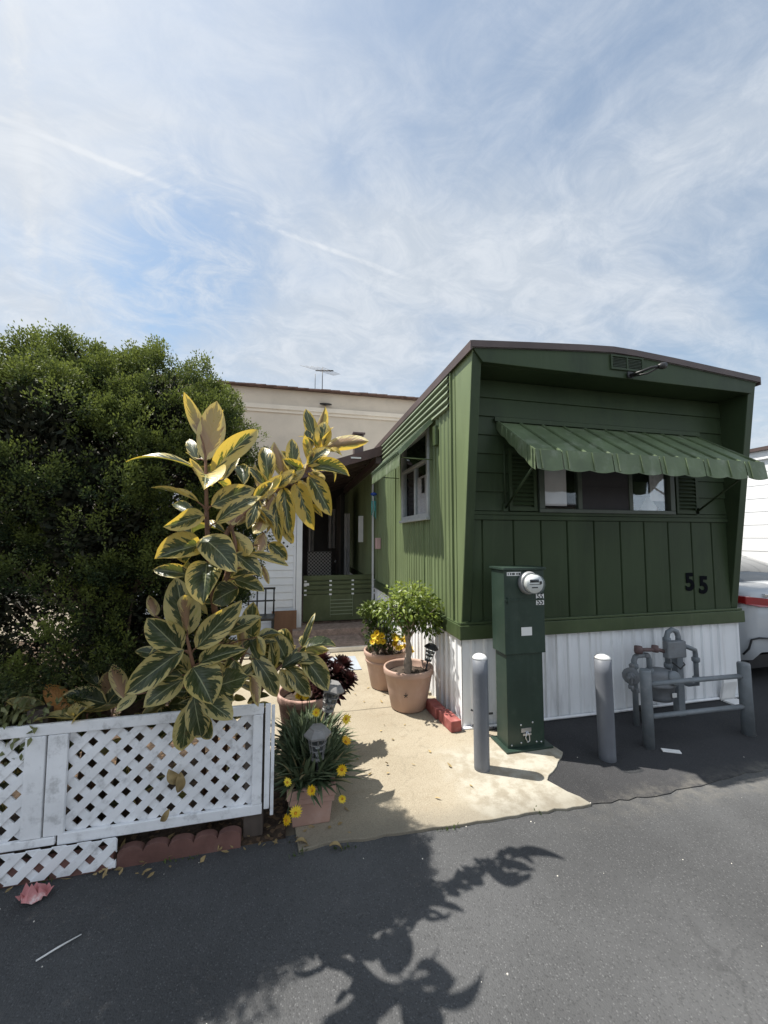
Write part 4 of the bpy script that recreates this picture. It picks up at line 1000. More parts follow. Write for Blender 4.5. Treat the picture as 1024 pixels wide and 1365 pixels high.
# ------------------------------------------------------------------ scatter foliage (vectorised)
def unit(a): return a/np.maximum(np.linalg.norm(a, axis=1, keepdims=True), 1e-9)
def diamonds(C, D, W, L, nrm=None):
    """flat pointed leaflets: C bases, D unit directions, W/L arrays"""
    n = len(C); N = nrm if nrm is not None else nrg.normal(size=(n,3)); S = unit(np.cross(D, N)); Nn = np.cross(S, D)
    W, L = np.asarray(W).reshape(-1,1), np.asarray(L).reshape(-1,1)
    V = np.stack([C, C + D*L*.5 + S*W + Nn*W*.3, C + D*L, C + D*L*.5 - S*W + Nn*W*.3], 1).reshape(-1,3)
    F = np.arange(4*n).reshape(-1,4)
    return V, F
def leaflets(C, D, N, W, L, droop=.15):
    """folded ovate leaf of 6 vertices, 2 quads + tip"""
    n = len(C); S = unit(np.cross(D, N)); Nn = np.cross(S, D); W, L = np.asarray(W).reshape(-1,1), np.asarray(L).reshape(-1,1)
    b = C; m = C + D*L*.5; t = C + D*L - Nn*L*droop
    l1 = C + D*L*.35 + S*W + Nn*W*.35; r1 = C + D*L*.35 - S*W + Nn*W*.35; l2 = C + D*L*.72 + S*W*.62 + Nn*(W*.2 - L*droop*.4); r2 = C + D*L*.72 - S*W*.62 + Nn*(W*.2 - L*droop*.4)
    V = np.stack([b, l1, l2, t, r2, r1, m], 1).reshape(-1,3); k0 = np.arange(n)[:,None]*7
    F = np.concatenate([k0 + np.array([[0,6,2,1]]), k0 + np.array([[6,3,2,2]])[:, :4]*0 + np.array([[0,5,4,6]]), k0 + np.array([[6,4,3,2]])], 0)
    return V, F
def sph(n):
    a = nrg.normal(size=(n,3)); return unit(a)

# ---- the big juniper
J = thing('juniper_tree', 'big dense dark green juniper bush towering behind the lattice fence', 'juniper', (-1.05, 2.62, 0))
ELL = [((-.78,2.52,1.86),(.52,.36,.80)), ((-1.2,2.58,1.86),(.58,.42,.82)), ((-1.6,2.5,1.95),(.45,.40,.68)), ((-.75,2.48,1.4),(.46,.30,.62)), ((-1.3,2.46,1.3),(.55,.33,.6)),
       ((-.49,2.55,2.03),(.23,.28,.42)), ((-.70,2.58,2.2),(.30,.30,.36)), ((-1.0,2.6,2.3),(.32,.30,.34)), ((-.49,2.55,1.6),(.23,.26,.45)), ((-1.35,2.78,.95),(.85,.34,.55)), ((-.7,2.7,1.0),(.35,.25,.4)), ((-1.95,2.6,1.9),(.5,.45,.74)), ((-1.3,3.05,1.85),(.6,.45,.75)), ((-1.28,2.55,2.42),(.22,.22,.30)), ((-1.66,2.15,2.3),(.24,.26,.45)), ((-1.22,2.2,2.02),(.30,.28,.38)), ((-.96,2.2,1.75),(.24,.20,.38))]
cent = np.array([e[0] for e in ELL]); rad = np.array([e[1] for e in ELL])
def inside(P, sc):
    q = ((P[:,None,:]-cent[None])/(rad[None]*sc)); return ((q**2).sum(2) < 1).any(1)
LC, LN = [], []
for c, rd in zip(cent, rad):
    k_ = int(330*(rd[0]*rd[2]+rd[1]*rd[2]+rd[0]*rd[1])/1.9); d = sph(k_); p = c + d*rd*nrg.uniform(.84,1.04,(k_,1)); nn_ = unit(d/rd)
    keep = ~inside(p, .78); LC.append(p[keep]); LN.append(nn_[keep])
LC = np.concatenate(LC); LN = np.concatenate(LN)
V_, C_, = [], []
lump_r = nrg.uniform(.07,.145, len(LC)); lump_c = nrg.uniform(0,1,len(LC))
T, TN, TR = [], [], []
for p, n_, lr, lc in zip(LC, LN, lump_r, lump_c):
    m = 11; d = unit(nrg.normal(size=(m,3)) + n_*.9 + np.array([0,0,.55])); T.append(p + d*lr*nrg.uniform(.4,.95,(m,1))); TN.append(unit(d*.6 + n_*.3 + np.array([0,0,.95]))); TR.append(np.clip(lc*.30 + (d[:,2]*.34+.10) + nrg.uniform(-.1,.1,m), 0, 1))  # upper tufts lighter: yellowish new growth plus sunlight put into the colour
T, TN, TR = np.concatenate(T), np.concatenate(TN), np.concatenate(TR)
NB = 46
ax = np.repeat(TN, NB, 0); base = np.repeat(T, NB, 0); tt = nrg.uniform(-.3,1,(len(base),1))
jit = nrg.normal(size=(len(base),3)); D = unit(ax*.9 + jit*.55); C = base + ax*tt*.048 + jit*.0125
V, F = diamonds(C, D, nrg.uniform(.0032,.0052,len(C)), nrg.uniform(.010,.018,len(C)))
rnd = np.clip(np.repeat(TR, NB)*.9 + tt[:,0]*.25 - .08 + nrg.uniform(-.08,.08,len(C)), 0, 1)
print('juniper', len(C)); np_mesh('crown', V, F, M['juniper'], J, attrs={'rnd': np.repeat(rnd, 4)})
# inner foliage and bare twigs
e = nrg.integers(0, len(ELL), 64000); d = sph(64000); C = cent[e] + d*rad[e]*nrg.uniform(.35,.92,(64000,1))
keep = inside(C, .90) & ~inside(C, .42) & ((((C - np.array([-.98,2.4,2.12]))/np.array([.09,.6,.12]))**2).sum(1) > 1); C, d = C[keep], d[keep]; n_ = len(C)
V, F = diamonds(C, unit(d + nrg.normal(size=(n_,3))*.6 + [0,0,.3]), nrg.uniform(.006,.012,n_), nrg.uniform(.025,.055,n_))
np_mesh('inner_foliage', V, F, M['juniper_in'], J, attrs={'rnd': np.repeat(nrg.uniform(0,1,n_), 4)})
mb = MB(); r = random.Random(3)
for (x, y) in ((-1.12,2.62),(-.95,2.66)):
    mb.tube([(x,y,-.02),(x+.05,y-.02,.5),(x-.03,y,1.2),(x+.1,y,2.1)], [.08,.065,.045,.02], 10)
for i in range(70):
    z = r.uniform(.5,2.1); a = r.uniform(0,6.28); L = r.uniform(.35,.7); x0, y0 = -1.05+r.uniform(-.1,.1), 2.62
    mb.tube([(x0,y0,z),(x0+math.cos(a)*L*.5,y0+math.sin(a)*L*.25,z+L*.3),(x0+math.cos(a)*L,y0+math.sin(a)*L*.5,z+L*.75)], [.018,.012,.004], 5, caps=False)
mb.build('trunk', M['bark'], J)
# ---- pale small-leaved bush under it
BU = thing('bush', 'low pale green small leaved bush under the juniper at left edge', 'bush', (-1.45, 2.46, 0))
n_ = 5200; d = sph(n_); cc = np.array([(-1.55,2.46,.74),(-1.28,2.44,.70),(-1.9,2.46,.72)]); rr = np.array([(.34,.22,.34),(.28,.20,.26),(.3,.22,.35)]); e = nrg.integers(0,3,n_)
C = cc[e] + d*rr[e]*nrg.uniform(.55,1.05,(n_,1)); D = unit(d*.5 + nrg.normal(size=(n_,3))*.5 + [0,0,-.55]); N = unit(d + nrg.normal(size=(n_,3))*.5 + [0,-.2,.5])
V, F = leaflets(C, D, N, nrg.uniform(.006,.010,n_), nrg.uniform(.03,.048,n_)); np_mesh('foliage', V, F, M['bushleaf'], BU, attrs={'rnd': np.repeat(nrg.uniform(0,1,n_), 7)})
mb = MB(); r = random.Random(6)
for i in range(26):
    x = r.choice((-1.55,-1.28,-1.9)); mb.tube([(x+r.uniform(-.05,.05),2.46,-.02),(x+r.uniform(-.15,.15),2.46+r.uniform(-.1,.1),.4),(x+r.uniform(-.3,.3),2.45+r.uniform(-.15,.15),r.uniform(.7,.95))], [.008,.006,.003], 5, caps=False)
mb.build('stem', M['bark'], BU)

# ------------------------------------------------------------------ pots
def pot(parent, c, rb, rt, h, rim, m):
    mb = MB(); x, y, z = c
    mb.lathe((x,y,z), [(rb*.9,0),(rb,.012),(rb+(rt-rb)*.5*.96,h*.5),(rt*.955,h-rim-.004),(rt*.985,h-rim),(rt,h-rim+.008),(rt*1.01,h-.01),(rt*.99,h),(rt*.93,h),(rt*.91,h-.02),(rt*.88,h-.07),(rt*.86,h-.075)], 44)
    p = mb.build('pot', m, parent)
    mb = MB(); n = 40; rs = rt*.868
    vs = [(x,y,z+h-.06)]; 
    for k2 in (.5, 1.0):
        vs += [(x+rs*k2*math.cos(2*math.pi*i/n), y+rs*k2*math.sin(2*math.pi*i/n), z+h-.066+rng.uniform(-.006,.008)*(1 if k2 < 1 else 0)) for i in range(n)]
    fs = [(0,1+i,1+(i+1)%n) for i in range(n)] + [(1+i,1+n+i,1+n+(i+1)%n,1+(i+1)%n) for i in range(n)]
    mb.add(vs, fs, 0, True)
    r = random.Random(int(x*1000))
    for i in range(16):
        a, q = r.uniform(0,6.28), r.uniform(.2,.8)*rs; mb.lathe((x+q*math.cos(a), y+q*math.sin(a), z+h-.068), [(r.uniform(.008,.016),0),(r.uniform(.008,.014),.008),(0,.015)], 6, ph=r.random())
    mb.build('soil', M['soil'], parent)
T1 = thing('potted_tree', 'small round headed ficus tree with pale trunk in terracotta pot', 'potted tree', (1.075, 3.60, .016))
pot(T1, (1.075,3.60,.016), .165, .235, .375, .055, M['terracotta'])
mb = MB()
for j in range(5):
    a = j*1.26+.3; mb.bar((.99,3.385+.012,.20),(.99+.02*math.cos(a),3.385+.012,.20+.02*math.sin(a)),.005,.006)
mb.build('star_hole', M['black_plastic'], T1)
mb = MB(); tr = [(1.07,3.60,.30),(1.06,3.595,.42),(1.085,3.60,.54),(1.065,3.60,.66),(1.08,3.60,.78),(1.09,3.6,.95)]
mb.tube(smooth_path(tr,5), [.034 - .018*i/25 for i in range(26)], 10); mb.tube(smooth_path([(1.085,3.61,.30),(1.095,3.60,.42),(1.06,3.605,.54),(1.09,3.6,.66),(1.07,3.6,.78)],5), [.02-.008*i/20 for i in range(21)], 8)
r = random.Random(9)
for i in range(26):
    a = r.uniform(0,6.28); q = r.uniform(.12,.3); mb.tube([(1.075,3.6,r.uniform(.62,.8)),(1.075+q*.5*math.cos(a),3.6+q*.5*math.sin(a),r.uniform(.78,.92)),(1.075+q*math.cos(a),3.6+q*math.sin(a),r.uniform(.8,1.1))], [.009,.006,.003], 6, caps=False)
mb.build('trunk', M['pale_bark'], T1)
n_ = 1900; e = nrg.integers(0,6,n_); cc = np.array([(1.08,3.58,1.0),(.93,3.55,.93),(1.22,3.6,.95),(1.05,3.5,.88),(1.12,3.7,.95),(1.25,3.52,.82)]); rr = np.array([(.26,.24,.19),(.20,.2,.15),(.20,.2,.17),(.24,.18,.14),(.22,.2,.17),(.14,.14,.15)])
d = sph(n_); C = cc[e] + d*rr[e]*nrg.uniform(.45,1.08,(n_,1)); D = unit(d*.8 + nrg.normal(size=(n_,3))*.5 + [0,0,-.35]); N = unit(d*.5 + nrg.normal(size=(n_,3))*.4 + [0,0,.8])
V, F = leaflets(C, D, N, nrg.uniform(.009,.015,n_), nrg.uniform(.035,.06,n_)); np_mesh('crown', V, F, M['ficus'], T1, attrs={'rnd': np.repeat(np.clip(d[:,2]*.3+.4+nrg.uniform(-.3,.3,n_),0,1), 7)})

def blossom(parent, c, rad, npet, nrm, m, seed, eye=True):
    """daisy-like flower: pointed petals round a domed eye"""
    r = random.Random(seed); n = Vector(nrm).normalized(); a = n.orthogonal().normalized(); b = n.cross(a); c = Vector(c)
    V, F = [], []; cup = r.uniform(0,.45)
    for i in range(npet):
        t = 2*math.pi*(i+r.uniform(-.15,.15))/npet; d = a*math.cos(t)+b*math.sin(t); s = n.cross(d); L = rad*r.uniform(.88,1.06); w_ = rad*2.1/npet*1.25; lift = n*rad*(cup+r.uniform(.0,.3))
        k0 = len(V); V += [c+d*rad*.12, c+d*L*.55+s*w_+lift*.6, c+d*L+lift, c+d*L*.55-s*w_+lift*.6]; F.append((k0,k0+1,k0+2,k0+3))
    V = np.array([tuple(v) for v in V]); o = np_mesh('flower', V, np.array(F), m, parent, attrs={'rnd': np.array([r.random()]*len(V))}, smooth=False)
    if eye:
        mb = MB(); mb.lathe(tuple(c), [(rad*.27,-.002),(rad*.26,rad*.08),(rad*.15,rad*.16),(0,rad*.19)], 12, axis=tuple(n)); mb.build('flower_eye', M['flower_eye'], o)
    return o
# ---- back pot with yellow bedding flowers
T2 = thing('flower_pot', 'terracotta pot of yellow flowers behind the small ficus tree', 'flower pot', (.985, 4.14, .016))
pot(T2, (.985,4.14,.016), .16, .238, .39, .05, M['terracotta'])
mb = MB(); mb.lathe((.985,4.14,.016), [(.219,.275),(.224,.28),(.224,.295),(.221,.30)], 44); mb.build('pot_band', M['terracotta'], T2)
n_ = 1500; e = nrg.integers(0,4,n_); cc = np.array([(.86,4.08,.62),(.88,4.15,.78),(1.0,4.15,.52),(.80,4.05,.84)]); rr = np.array([(.13,.13,.2),(.15,.14,.14),(.2,.18,.12),(.12,.1,.08)])
d = sph(n_); C = cc[e] + d*rr[e]*nrg.uniform(.3,1.05,(n_,1)); D = unit(d*.8 + nrg.normal(size=(n_,3))*.5 + [0,0,.1]); N = unit(nrg.normal(size=(n_,3))*.5 + [0,-.2,1])
V, F = leaflets(C, D, N, nrg.uniform(.009,.015,n_), nrg.uniform(.03,.055,n_)); np_mesh('foliage', V, F, M['marigold_leaf'], T2, attrs={'rnd': np.repeat(nrg.uniform(0,1,n_)*.6+e/8, 7)})
mb = MB(); r = random.Random(13)
for i in range(30): mb.tube([(.985+r.uniform(-.12,.12),4.14+r.uniform(-.1,.1),.34),(.95+r.uniform(-.15,.12),4.1+r.uniform(-.1,.1),.5),(.88+r.uniform(-.15,.2),4.1+r.uniform(-.12,.1),r.uniform(.55,.85))], [.005,.004,.002], 5, caps=False)
mb.build('stem', M['bark'], T2)
r = random.Random(31)
for i, (x, z) in enumerate(((.80,.60),(.845,.575),(.89,.60),(.855,.54),(.79,.55),(.90,.545),(.835,.63))): blossom(T2, (x, 3.93+r.uniform(-.03,.02), z), .036, 16, (-.2,-.8,.55), M['petal'], i)
for i in range(14): blossom(T2, (1.06+r.uniform(-.04,.14), 3.96+r.uniform(-.05,.1), .47+r.uniform(-.05,.09)), .04, 14, (r.uniform(-.4,.2),-.5,.8), M['petal'], 40+i)

# ---- front rectangular planter with gazanias
T3 = thing('planter', 'dusty pink rectangular planter of yellow gazanias by the lane', 'planter', (.115, 2.54, .0))
def frustum(mb, x0, x1, y0, y1, z0, z1, g):
    vs = [(x0+g,y0+g,z0),(x1-g,y0+g,z0),(x1-g,y1-g,z0),(x0+g,y1-g,z0),(x0,y0,z1),(x1,y0,z1),(x1,y1,z1),(x0,y1,z1)]
    mb.add(vs, [(3,2,1,0),(0,1,5,4),(1,2,6,5),(2,3,7,6),(3,0,4,7)])
qx0, qx1, qy0, qy1, qh = .0, .235, 2.262, 2.84, .225
mb = MB(); frustum(mb, qx0, qx1, qy0, qy1, .016, qh-.045, .016)
for (x0,x1,y0,y1) in ((qx0-.016,qx1+.016,qy0-.016,qy0+.012),(qx0-.016,qx1+.016,qy1-.012,qy1+.016),(qx0-.016,qx0+.012,qy0+.0121,qy1-.0121),(qx1-.012,qx1+.016,qy0+.0121,qy1-.0121)): mb.box(x0,x1,y0,y1,qh-.05,qh)
for (x0,x1,y0,y1) in ((qx0-.007,qx1+.007,qy0-.007,qy0+.01),(qx1-.01,qx1+.007,qy0+.0101,qy1)): mb.box(x0,x1,y0,y1,qh-.085,qh-.0505)
mb.build('box', M['terra_dusty'], T3, .006)
mb = MB(); mb.box(qx0+.013,qx1-.013,qy0+.013,qy1-.013,qh-.06,qh-.03); mb.build('soil', M['soil'], T3)
n_ = 1700; th = nrg.uniform(0,6.283,n_); cx = nrg.uniform(.03,.21,n_); cy = nrg.uniform(2.32,2.80,n_)
B0 = np.stack([cx, cy, np.full(n_, .2)], 1); el = nrg.uniform(.25,1.35,n_); Dv = np.stack([np.cos(th)*np.cos(el), np.sin(th)*np.cos(el), np.sin(el)], 1); Ls = nrg.uniform(.14,.30,n_)
SEG = 4; V, F = [], []
S_ = unit(np.cross(Dv, np.array([0,0,1.]))); P_ = B0.copy(); dcur = Dv.copy(); rows = []
for s_ in range(SEG+1):
    wd = (.0055 + .0045*math.sin(math.pi*min(1, s_/SEG*1.1)))*(1 if s_ < SEG else .15); rows.append(np.stack([P_ - S_*wd, P_ + S_*wd], 1)); P_ = P_ + dcur*(Ls/SEG)[:,None]; dcur = unit(dcur - np.array([0,0,.17]))
V = np.stack(rows, 1).reshape(-1,3); k0 = np.arange(n_)[:,None]*(2*(SEG+1)); F = np.concatenate([k0 + np.array([[2*i,2*i+1,2*i+3,2*i+2]]) for i in range(SEG)], 0)
np_mesh('foliage', V, F, M['grassy'], T3, attrs={'rnd': np.repeat(nrg.uniform(0,.97,n_), 2*(SEG+1))})
fl = [(-.015,2.15,.335,0),(.275,2.20,.335,0),(.275,2.17,.20,0),(.115,2.17,.265,0),(-.02,2.17,.135,0),(.03,2.15,.175,0),(.145,2.42,.555,0),(.045,2.62,.585,0),(.09,2.62,.58,0),(.325,2.42,.50,0),(.315,2.35,.40,1)]
mb = MB(); r = random.Random(2)
for i, (x, y, z, o_) in enumerate(fl):
    nr = (r.uniform(-.6,.8), -.8, r.uniform(-.1,1.4)); blossom(T3, (x,y,z), r.uniform(.024,.036), r.choice((13,15,17)), nr, M['petal_orange' if o_ else 'petal'], 100+i)
    mb.tube([(.12+(x-.12)*.4, y+.12, .2),(x*.8+.03, y+.05, max(.25,z-.02)),(x, y+.004, z-.004)], .0025, 5, caps=False)
mb.build('stem', M['grassy'], T3)
# ---- round pot behind it with a dark rosette plant
T4 = thing('succulent_pot', 'dull terracotta pot with dark maroon rosette succulent behind gazania planter', 'flower pot', (.12, 3.08, .016))
pot(T4, (.12,3.08,.016), .16, .225, .43, .06, M['terra_dusty'])
ros = [((.20,3.02,.60),.13),((.33,3.05,.57),.14),((.08,2.98,.54),.11),((.31,2.96,.47),.12),((.22,3.12,.66),.12),((.40,3.08,.48),.11),((.02,3.0,.52),.09),((.40,3.13,.61),.11),((.12,3.08,.64),.10),((.20,2.94,.52),.11),((.43,3.0,.54),.09)]
Vs, Fs, Rs = [], [], []; off_ = 0
for c, q in ros:
    up_ = np.array(c) - np.array([.12,3.12,.25]); up_ = up_/np.linalg.norm(up_) + np.array([0,-.25,.3]); up_ /= np.linalg.norm(up_)
    a_ = np.cross(up_, [0,1,.1]); a_ /= np.linalg.norm(a_); b_ = np.cross(up_, a_); m = 70
    i_ = np.arange(m); th = i_*2.39996; t_ = i_/m; el = 1.35 - 1.25*t_
    D = unit(np.cos(el)[:,None]*(np.cos(th)[:,None]*a_ + np.sin(th)[:,None]*b_) + np.sin(el)[:,None]*up_); C = np.array(c) + D*q*.06 - up_*(t_[:,None]*q*.25)
    V, F = leaflets(C, D, np.tile(up_, (m,1)), q*(.10+.12*t_), q*(.35+.65*t_), -.08); Vs.append(V); Fs.append(F+off_); off_ += len(V); Rs.append(np.repeat(np.clip(.9-t_*.9+nrg.uniform(-.1,.1,m),0,1), 7))
np_mesh('rosette', np.concatenate(Vs), np.concatenate(Fs), M['aeonium'], T4, attrs={'rnd': np.concatenate(Rs)})
mb = MB()
for c, q in ros: mb.tube([(.12+(c[0]-.12)*.3,3.08,.36),(c[0]*.7+.036,3.07,.45),c], [.013,.012,.010], 7, caps=False)
mb.build('stem', M['bark'], T4)

# ------------------------------------------------------------------ solar lanterns
def lantern(c, ax, sc, label, m, hang=.0, stake=.32):
    """stake light: six sided hood, caged lamp body, stake"""
    t = thing('solar_lantern', label, 'lantern', c, 'solar stake lanterns among the pots'); ax = Vector(ax).normalized(); c = Vector(c)
    def L(mb, prof, n, ph=0): mb.lathe(tuple(c), [(r*sc, h*sc) for r, h in prof], n, axis=tuple(ax), smooth=False, ph=ph)
    mb = MB(); L(mb, [(.06,.145),(.085,.145),(.085,.158),(.058,.186),(.052,.19),(.05,.198),(0,.2)], 6); mb.build('hood', m, t, .002)
    mb = MB(); L(mb, [(.036,.02),(.056,.143)], 12); mb.build('lamp_glass', M['meter_glass'], t)
    mb = MB(); L(mb, [(.03,0),(.042,.004),(.042,.016),(.036,.02)], 12)
    x_ = ax.orthogonal().normalized(); y_ = ax.cross(x_)
    for i in range(8):
        a = 2*math.pi*i/8; d = x_*math.cos(a)+y_*math.sin(a); mb.bar(c+ax*(.018*sc)+d*(.038*sc), c+ax*(.144*sc)+d*(.059*sc), .005*sc, .005*sc)
    for h, q in ((.06,.046),(.10,.0535)): L(mb, [(q,h),(q+.003,h+.002),(q+.003,h+.006),(q,h+.008)], 16)
    mb.build('cage', m, t)
    mb = MB(); L(mb, [(.012,.02),(.014,.08),(0,.1)], 10); mb.build('bulb', M['label_white'], t)
    mb = MB(); mb.tube([c, c-ax*(stake*.6), c-ax*stake], [.011*sc,.011*sc,.003], 8); mb.build('stake', M['black_plastic'], t)
    return t
lantern((.150,2.33,.335), (.0,-.02,1), .92, 'grey solar lantern upright among gazanias in front planter', M['lantern_grey'], stake=.14)
lantern((.235,2.66,.455), (.22,-.05,1), .95, 'grey solar lantern tilted at the back of front planter', M['lantern_grey'], stake=.26)
lantern((1.235,3.50,.455), (.26,-.06,1), .80, 'black solar lantern tilted in the ficus pot', M['black_plastic'], stake=.15)

# ------------------------------------------------------------------ bricks, mat, step
def brick(x, y, z, rz, lab):
    m = MB(); d = Vector((math.sin(rz), math.cos(rz), 0)); s = Vector((d.y, -d.x, 0)); m.obox((x,y,z+.045), s*.048, d*.115, Vector((0,0,.045)))
    return tag(m.build('brick', M['brick'], None, .006), lab, 'brick', 'red bricks along the skirting')
brick(1.305,3.16,.016,-.10,'red brick lying at the skirting corner, nearest the pedestal')
brick(1.27,3.405,.016,-.06,'red brick lying behind the ficus pot, second from the skirting corner')
mb = MB(); mb.box(.33,.82,4.70,5.24,.016,.026); tag(mb.build('door_mat', M['mat_grey'], None, .004), 'blue grey door mat lying on the path before the step', 'door mat')
SP = thing('doorstep', 'pink pebble doorstep slab with pale front edge below the gate', 'step', (.55, 5.9, .016))
mb = MB(); mb.box(.0,1.03,5.52,6.2,.016,.072); mb.build('tread', M['step_top'], SP, .006)
mb = MB(); mb.box(-.002,1.035,5.48,5.517,.016,.078); mb.build('nosing', M['step_edge'], SP, .006)
mb = MB(); mb.box(.0,1.36,6.21,6.62,.016,.17); mb.build('sill', M['step_top'], SP, .006)

# ------------------------------------------------------------------ gate
GT = thing('gate', 'dark green slatted porch gate with white spacer blocks', 'gate', (.8, 6.7, .17))
zs = [(.875,.965),(.805,.862),(.725,.790),(.645,.710)]
for z0, z1 in zs:
    mb = MB(); mb.box(.165,1.405,6.68,6.705,z0+.01,z1); mb.build('slat', M['gate_green'], GT, .003)
mb = MB(); mb.box(.165,1.405,6.706,6.722,.20,.962); mb.box(.165,1.405,6.688,6.7055,.20,.640); mb.build('panel', M['gate_green'], GT, .003)
mb = MB()
for i in range(5): mb.box(.62,1.0,6.676,6.684,.30+i*.06,.312+i*.06)
mb.box(.615,.62,6.676,6.684,.26,.62); mb.box(1.0,1.005,6.676,6.684,.26,.62); mb.build('louvre', M['green_lap'], GT)
mb = MB()
for x in (.2,.62,1.0,1.385):
    for z in (.868,.797,.718,.643): mb.box(x-.02,x+.02,6.672,6.679,z-.012,z+.014)
mb.box(.175,.26,6.668,6.678,.80,.84); mb.build('spacer', M['white_wood'], GT)
for x in (.19,.70,1.38):
    mb = MB(); mb.box(x-.02,x+.02,6.723,6.75,.19,.96); mb.build('stile', M['gate_green'], GT)

# ------------------------------------------------------------------ porch
PW = thing('porch_wall', 'white porch wall with horizontal boards and lattice top left of the gate', 'wall', (-.7, 6.5, 0))
mb = MB(); pr = []; z = .02
while z < 1.32: pr += [(-2.6,6.49,z),(-2.6,6.505,z+.115)]; z += .118
mb.sheet(pr, (2.60,0,0)); mb.box(-2.6,.0,6.51,6.53,.02,1.32); mb.build('boarding', M['white_wall'], PW)
mb = MB(); mb.box(.045,.135,6.44,6.53,.0,2.55); mb.box(.0,.04,6.47,6.53,.0,2.5); mb.build('corner_post', M['white_wall'], PW, .004)
mb = MB(); lattice(mb, -2.6, .0, 1.345, 2.35, 6.49, .082, .052, .006); mb.box(-2.6,.0,6.48,6.515,1.322,1.345); mb.build('lattice_panel', M['white_wall'], PW)
mb = MB(); mb.obox((-.13,6.36,.235),(.19,0,0),(0,.008,.0),(0,.035,.215)); tag(mb.build('plywood_board', M['brown_board'], None, .003), 'brown plywood board leaning against the white porch wall', 'board')
BC = thing('garden_chair', 'black metal garden chair half hidden behind the rubber plant', 'chair', (-.45, 5.9, .016))
mb = MB(); mb.box(-.66,-.26,5.72,6.1,.44,.47); mb.build('seat', M['black_metal'], BC)
for x in (-.64,-.28):
    for y in (5.74,6.08):
        mb = MB(); mb.tube([(x,y,.012),(x,y,.44)], .013, 8); mb.build('leg', M['black_metal'], BC)
mb = MB()
for x in (-.64,-.52,-.40,-.28): mb.tube([(x,6.09,.47),(x,6.13,.84)], .012, 8)
mb.tube([(-.66,6.13,.84),(-.26,6.13,.84)], .016, 8); mb.tube([(-.66,6.11,.66),(-.26,6.11,.66)], .012, 8); mb.build('backrest', M['black_metal'], BC)
PR = thing('porch_roof', 'brown sloping porch roof with dark beams attached to mobile home', 'porch roof', (.4, 9, 2.9))
def prz(x): return 3.02 + (x-1.36)*.335
mb = MB(); x0, x1 = -2.4, 1.365
mb.prism([(x0,6.04,prz(x0)),(x1,6.04,prz(x1)),(x1,6.04,prz(x1)+.03),(x0,6.04,prz(x0)+.03)], (0,6.4,0)); deck = mb.build('deck', M['porch_roof'], PR)
mb = MB(); mb.prism([(x0,6.0,prz(x0)-.09),(x1,6.0,prz(x1)-.09),(x1,6.0,prz(x1)+.06),(x0,6.0,prz(x0)+.06)], (0,.035,0)); mb.build('fascia', M['fascia'], PR)
for y in (6.5,7.0,7.5,8.0,8.6,9.2,9.8,10.6,11.4):
    mb = MB(); mb.prism([(x0,y,prz(x0)-.085),(x1-.1,y,prz(x1-.1)-.085),(x1-.1,y,prz(x1-.1)-.003),(x0,y,prz(x0)-.003)], (0,.05,0)); mb.build('rafter', M['porch_roof'], PR)
mb = MB(); mb.box(1.27,1.36,6.04,12.4,prz(1.3)-.20,prz(1.3)-.09); mb.build('gutter_beam', M['roof_brown'], PR)
mb = MB(); mb.box(.92,1.0,6.02,6.035,prz(.95)-.02,prz(.95)+.01); mb.box(.86,1.02,5.988,5.999,prz(.95)-.03,prz(.95)-.005); mb.build('bracket', M['label_white'], PR)
mb = MB(); mb.box(1.335,1.365,6.66,6.69,.17,2.78); mb.build('post', M['white_wall'], PR)
mb = MB(); mb.tube([(1.41,6.69,.17),(1.41,6.69,1.07)], .02, 10); mb.build('hinge_post', M['black_metal'], PR)
mb = MB(); mb.box(1.05,1.22,6.9,7.1,prz(1.1)+.033,prz(1.1)+.56); mb.box(1.02,1.25,6.87,7.13,prz(1.1)+.561,prz(1.1)+.60); tag(mb.build('roof_vent', M['roof_brown'], None, .01), 'small brown box vent on the porch roof beside the mobile home', 'vent')
# porch interior
PI_ = thing('porch_screen', 'dark back wall of the shaded porch with a door and curtains', 'wall', (.4, 10.2, 0))
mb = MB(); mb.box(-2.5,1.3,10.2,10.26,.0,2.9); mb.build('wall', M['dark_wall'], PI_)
mb = MB()
for i in range(5): mb.box(1.0,1.05,8.4+i*.16,8.4+i*.16+.15,.17,2.5)
mb.box(.98,.999,8.36,9.24,.17,2.55); dr = mb.build('door', M['dark_wall'], PI_, .004)
mb = MB(); mb.lathe((.975,9.1,1.05), [(.03,0),(.035,.03),(0,.05)], 12, axis=(-1,0,0)); mb.build('handle', M['steel'], dr)
for x0, x1, y, z0, z1 in ((.33,.47,9.4,1.25,2.3),(.80,.98,9.4,1.35,2.3),(1.0,1.12,7.9,.4,2.1)):
    mb = MB(); mb.sheet([(x0+(x1-x0)*i/8, y+.03*math.sin(i*1.6), z0) for i in range(9)], (0,0,z1-z0), smooth=True); mb.build('curtain', M['porch_cloth'], PI_)
mb = MB(); mb.box(1.20,1.29,7.3,7.33,1.52,2.02); mb.build('notice_board', M['label_white'], PI_)
mb = MB(); mb.box(-2.4,1.36,6.76,10.19,.016,.17); mb.build('floor', M['step_top'], PI_)
kk = NT('white crochet throw'); v_ = kk.obj(); wv_ = kk.n('TexChecker', Scale=26.0); kk.set(wv_.inputs['Vector'], v_); wv_.inputs['Color1'].default_value = (.50,.49,.47,1); wv_.inputs['Color2'].default_value = (.10,.095,.09,1)
M['crochet'] = kk.done(kk.pbr(wv_.outputs[0], .9))
AC = thing('armchair', 'armchair draped with white crochet throw in the shaded porch', 'armchair', (.55, 8.6, .17))
mb = MB(); mb.box(.28,.86,8.3,8.95,.36,.62); mb.build('seat', M['dark_wall'], AC, .05)
mb = MB(); mb.box(.30,.84,8.86,9.0,.62,1.28); mb.build('backrest', M['dark_wall'], AC, .05)
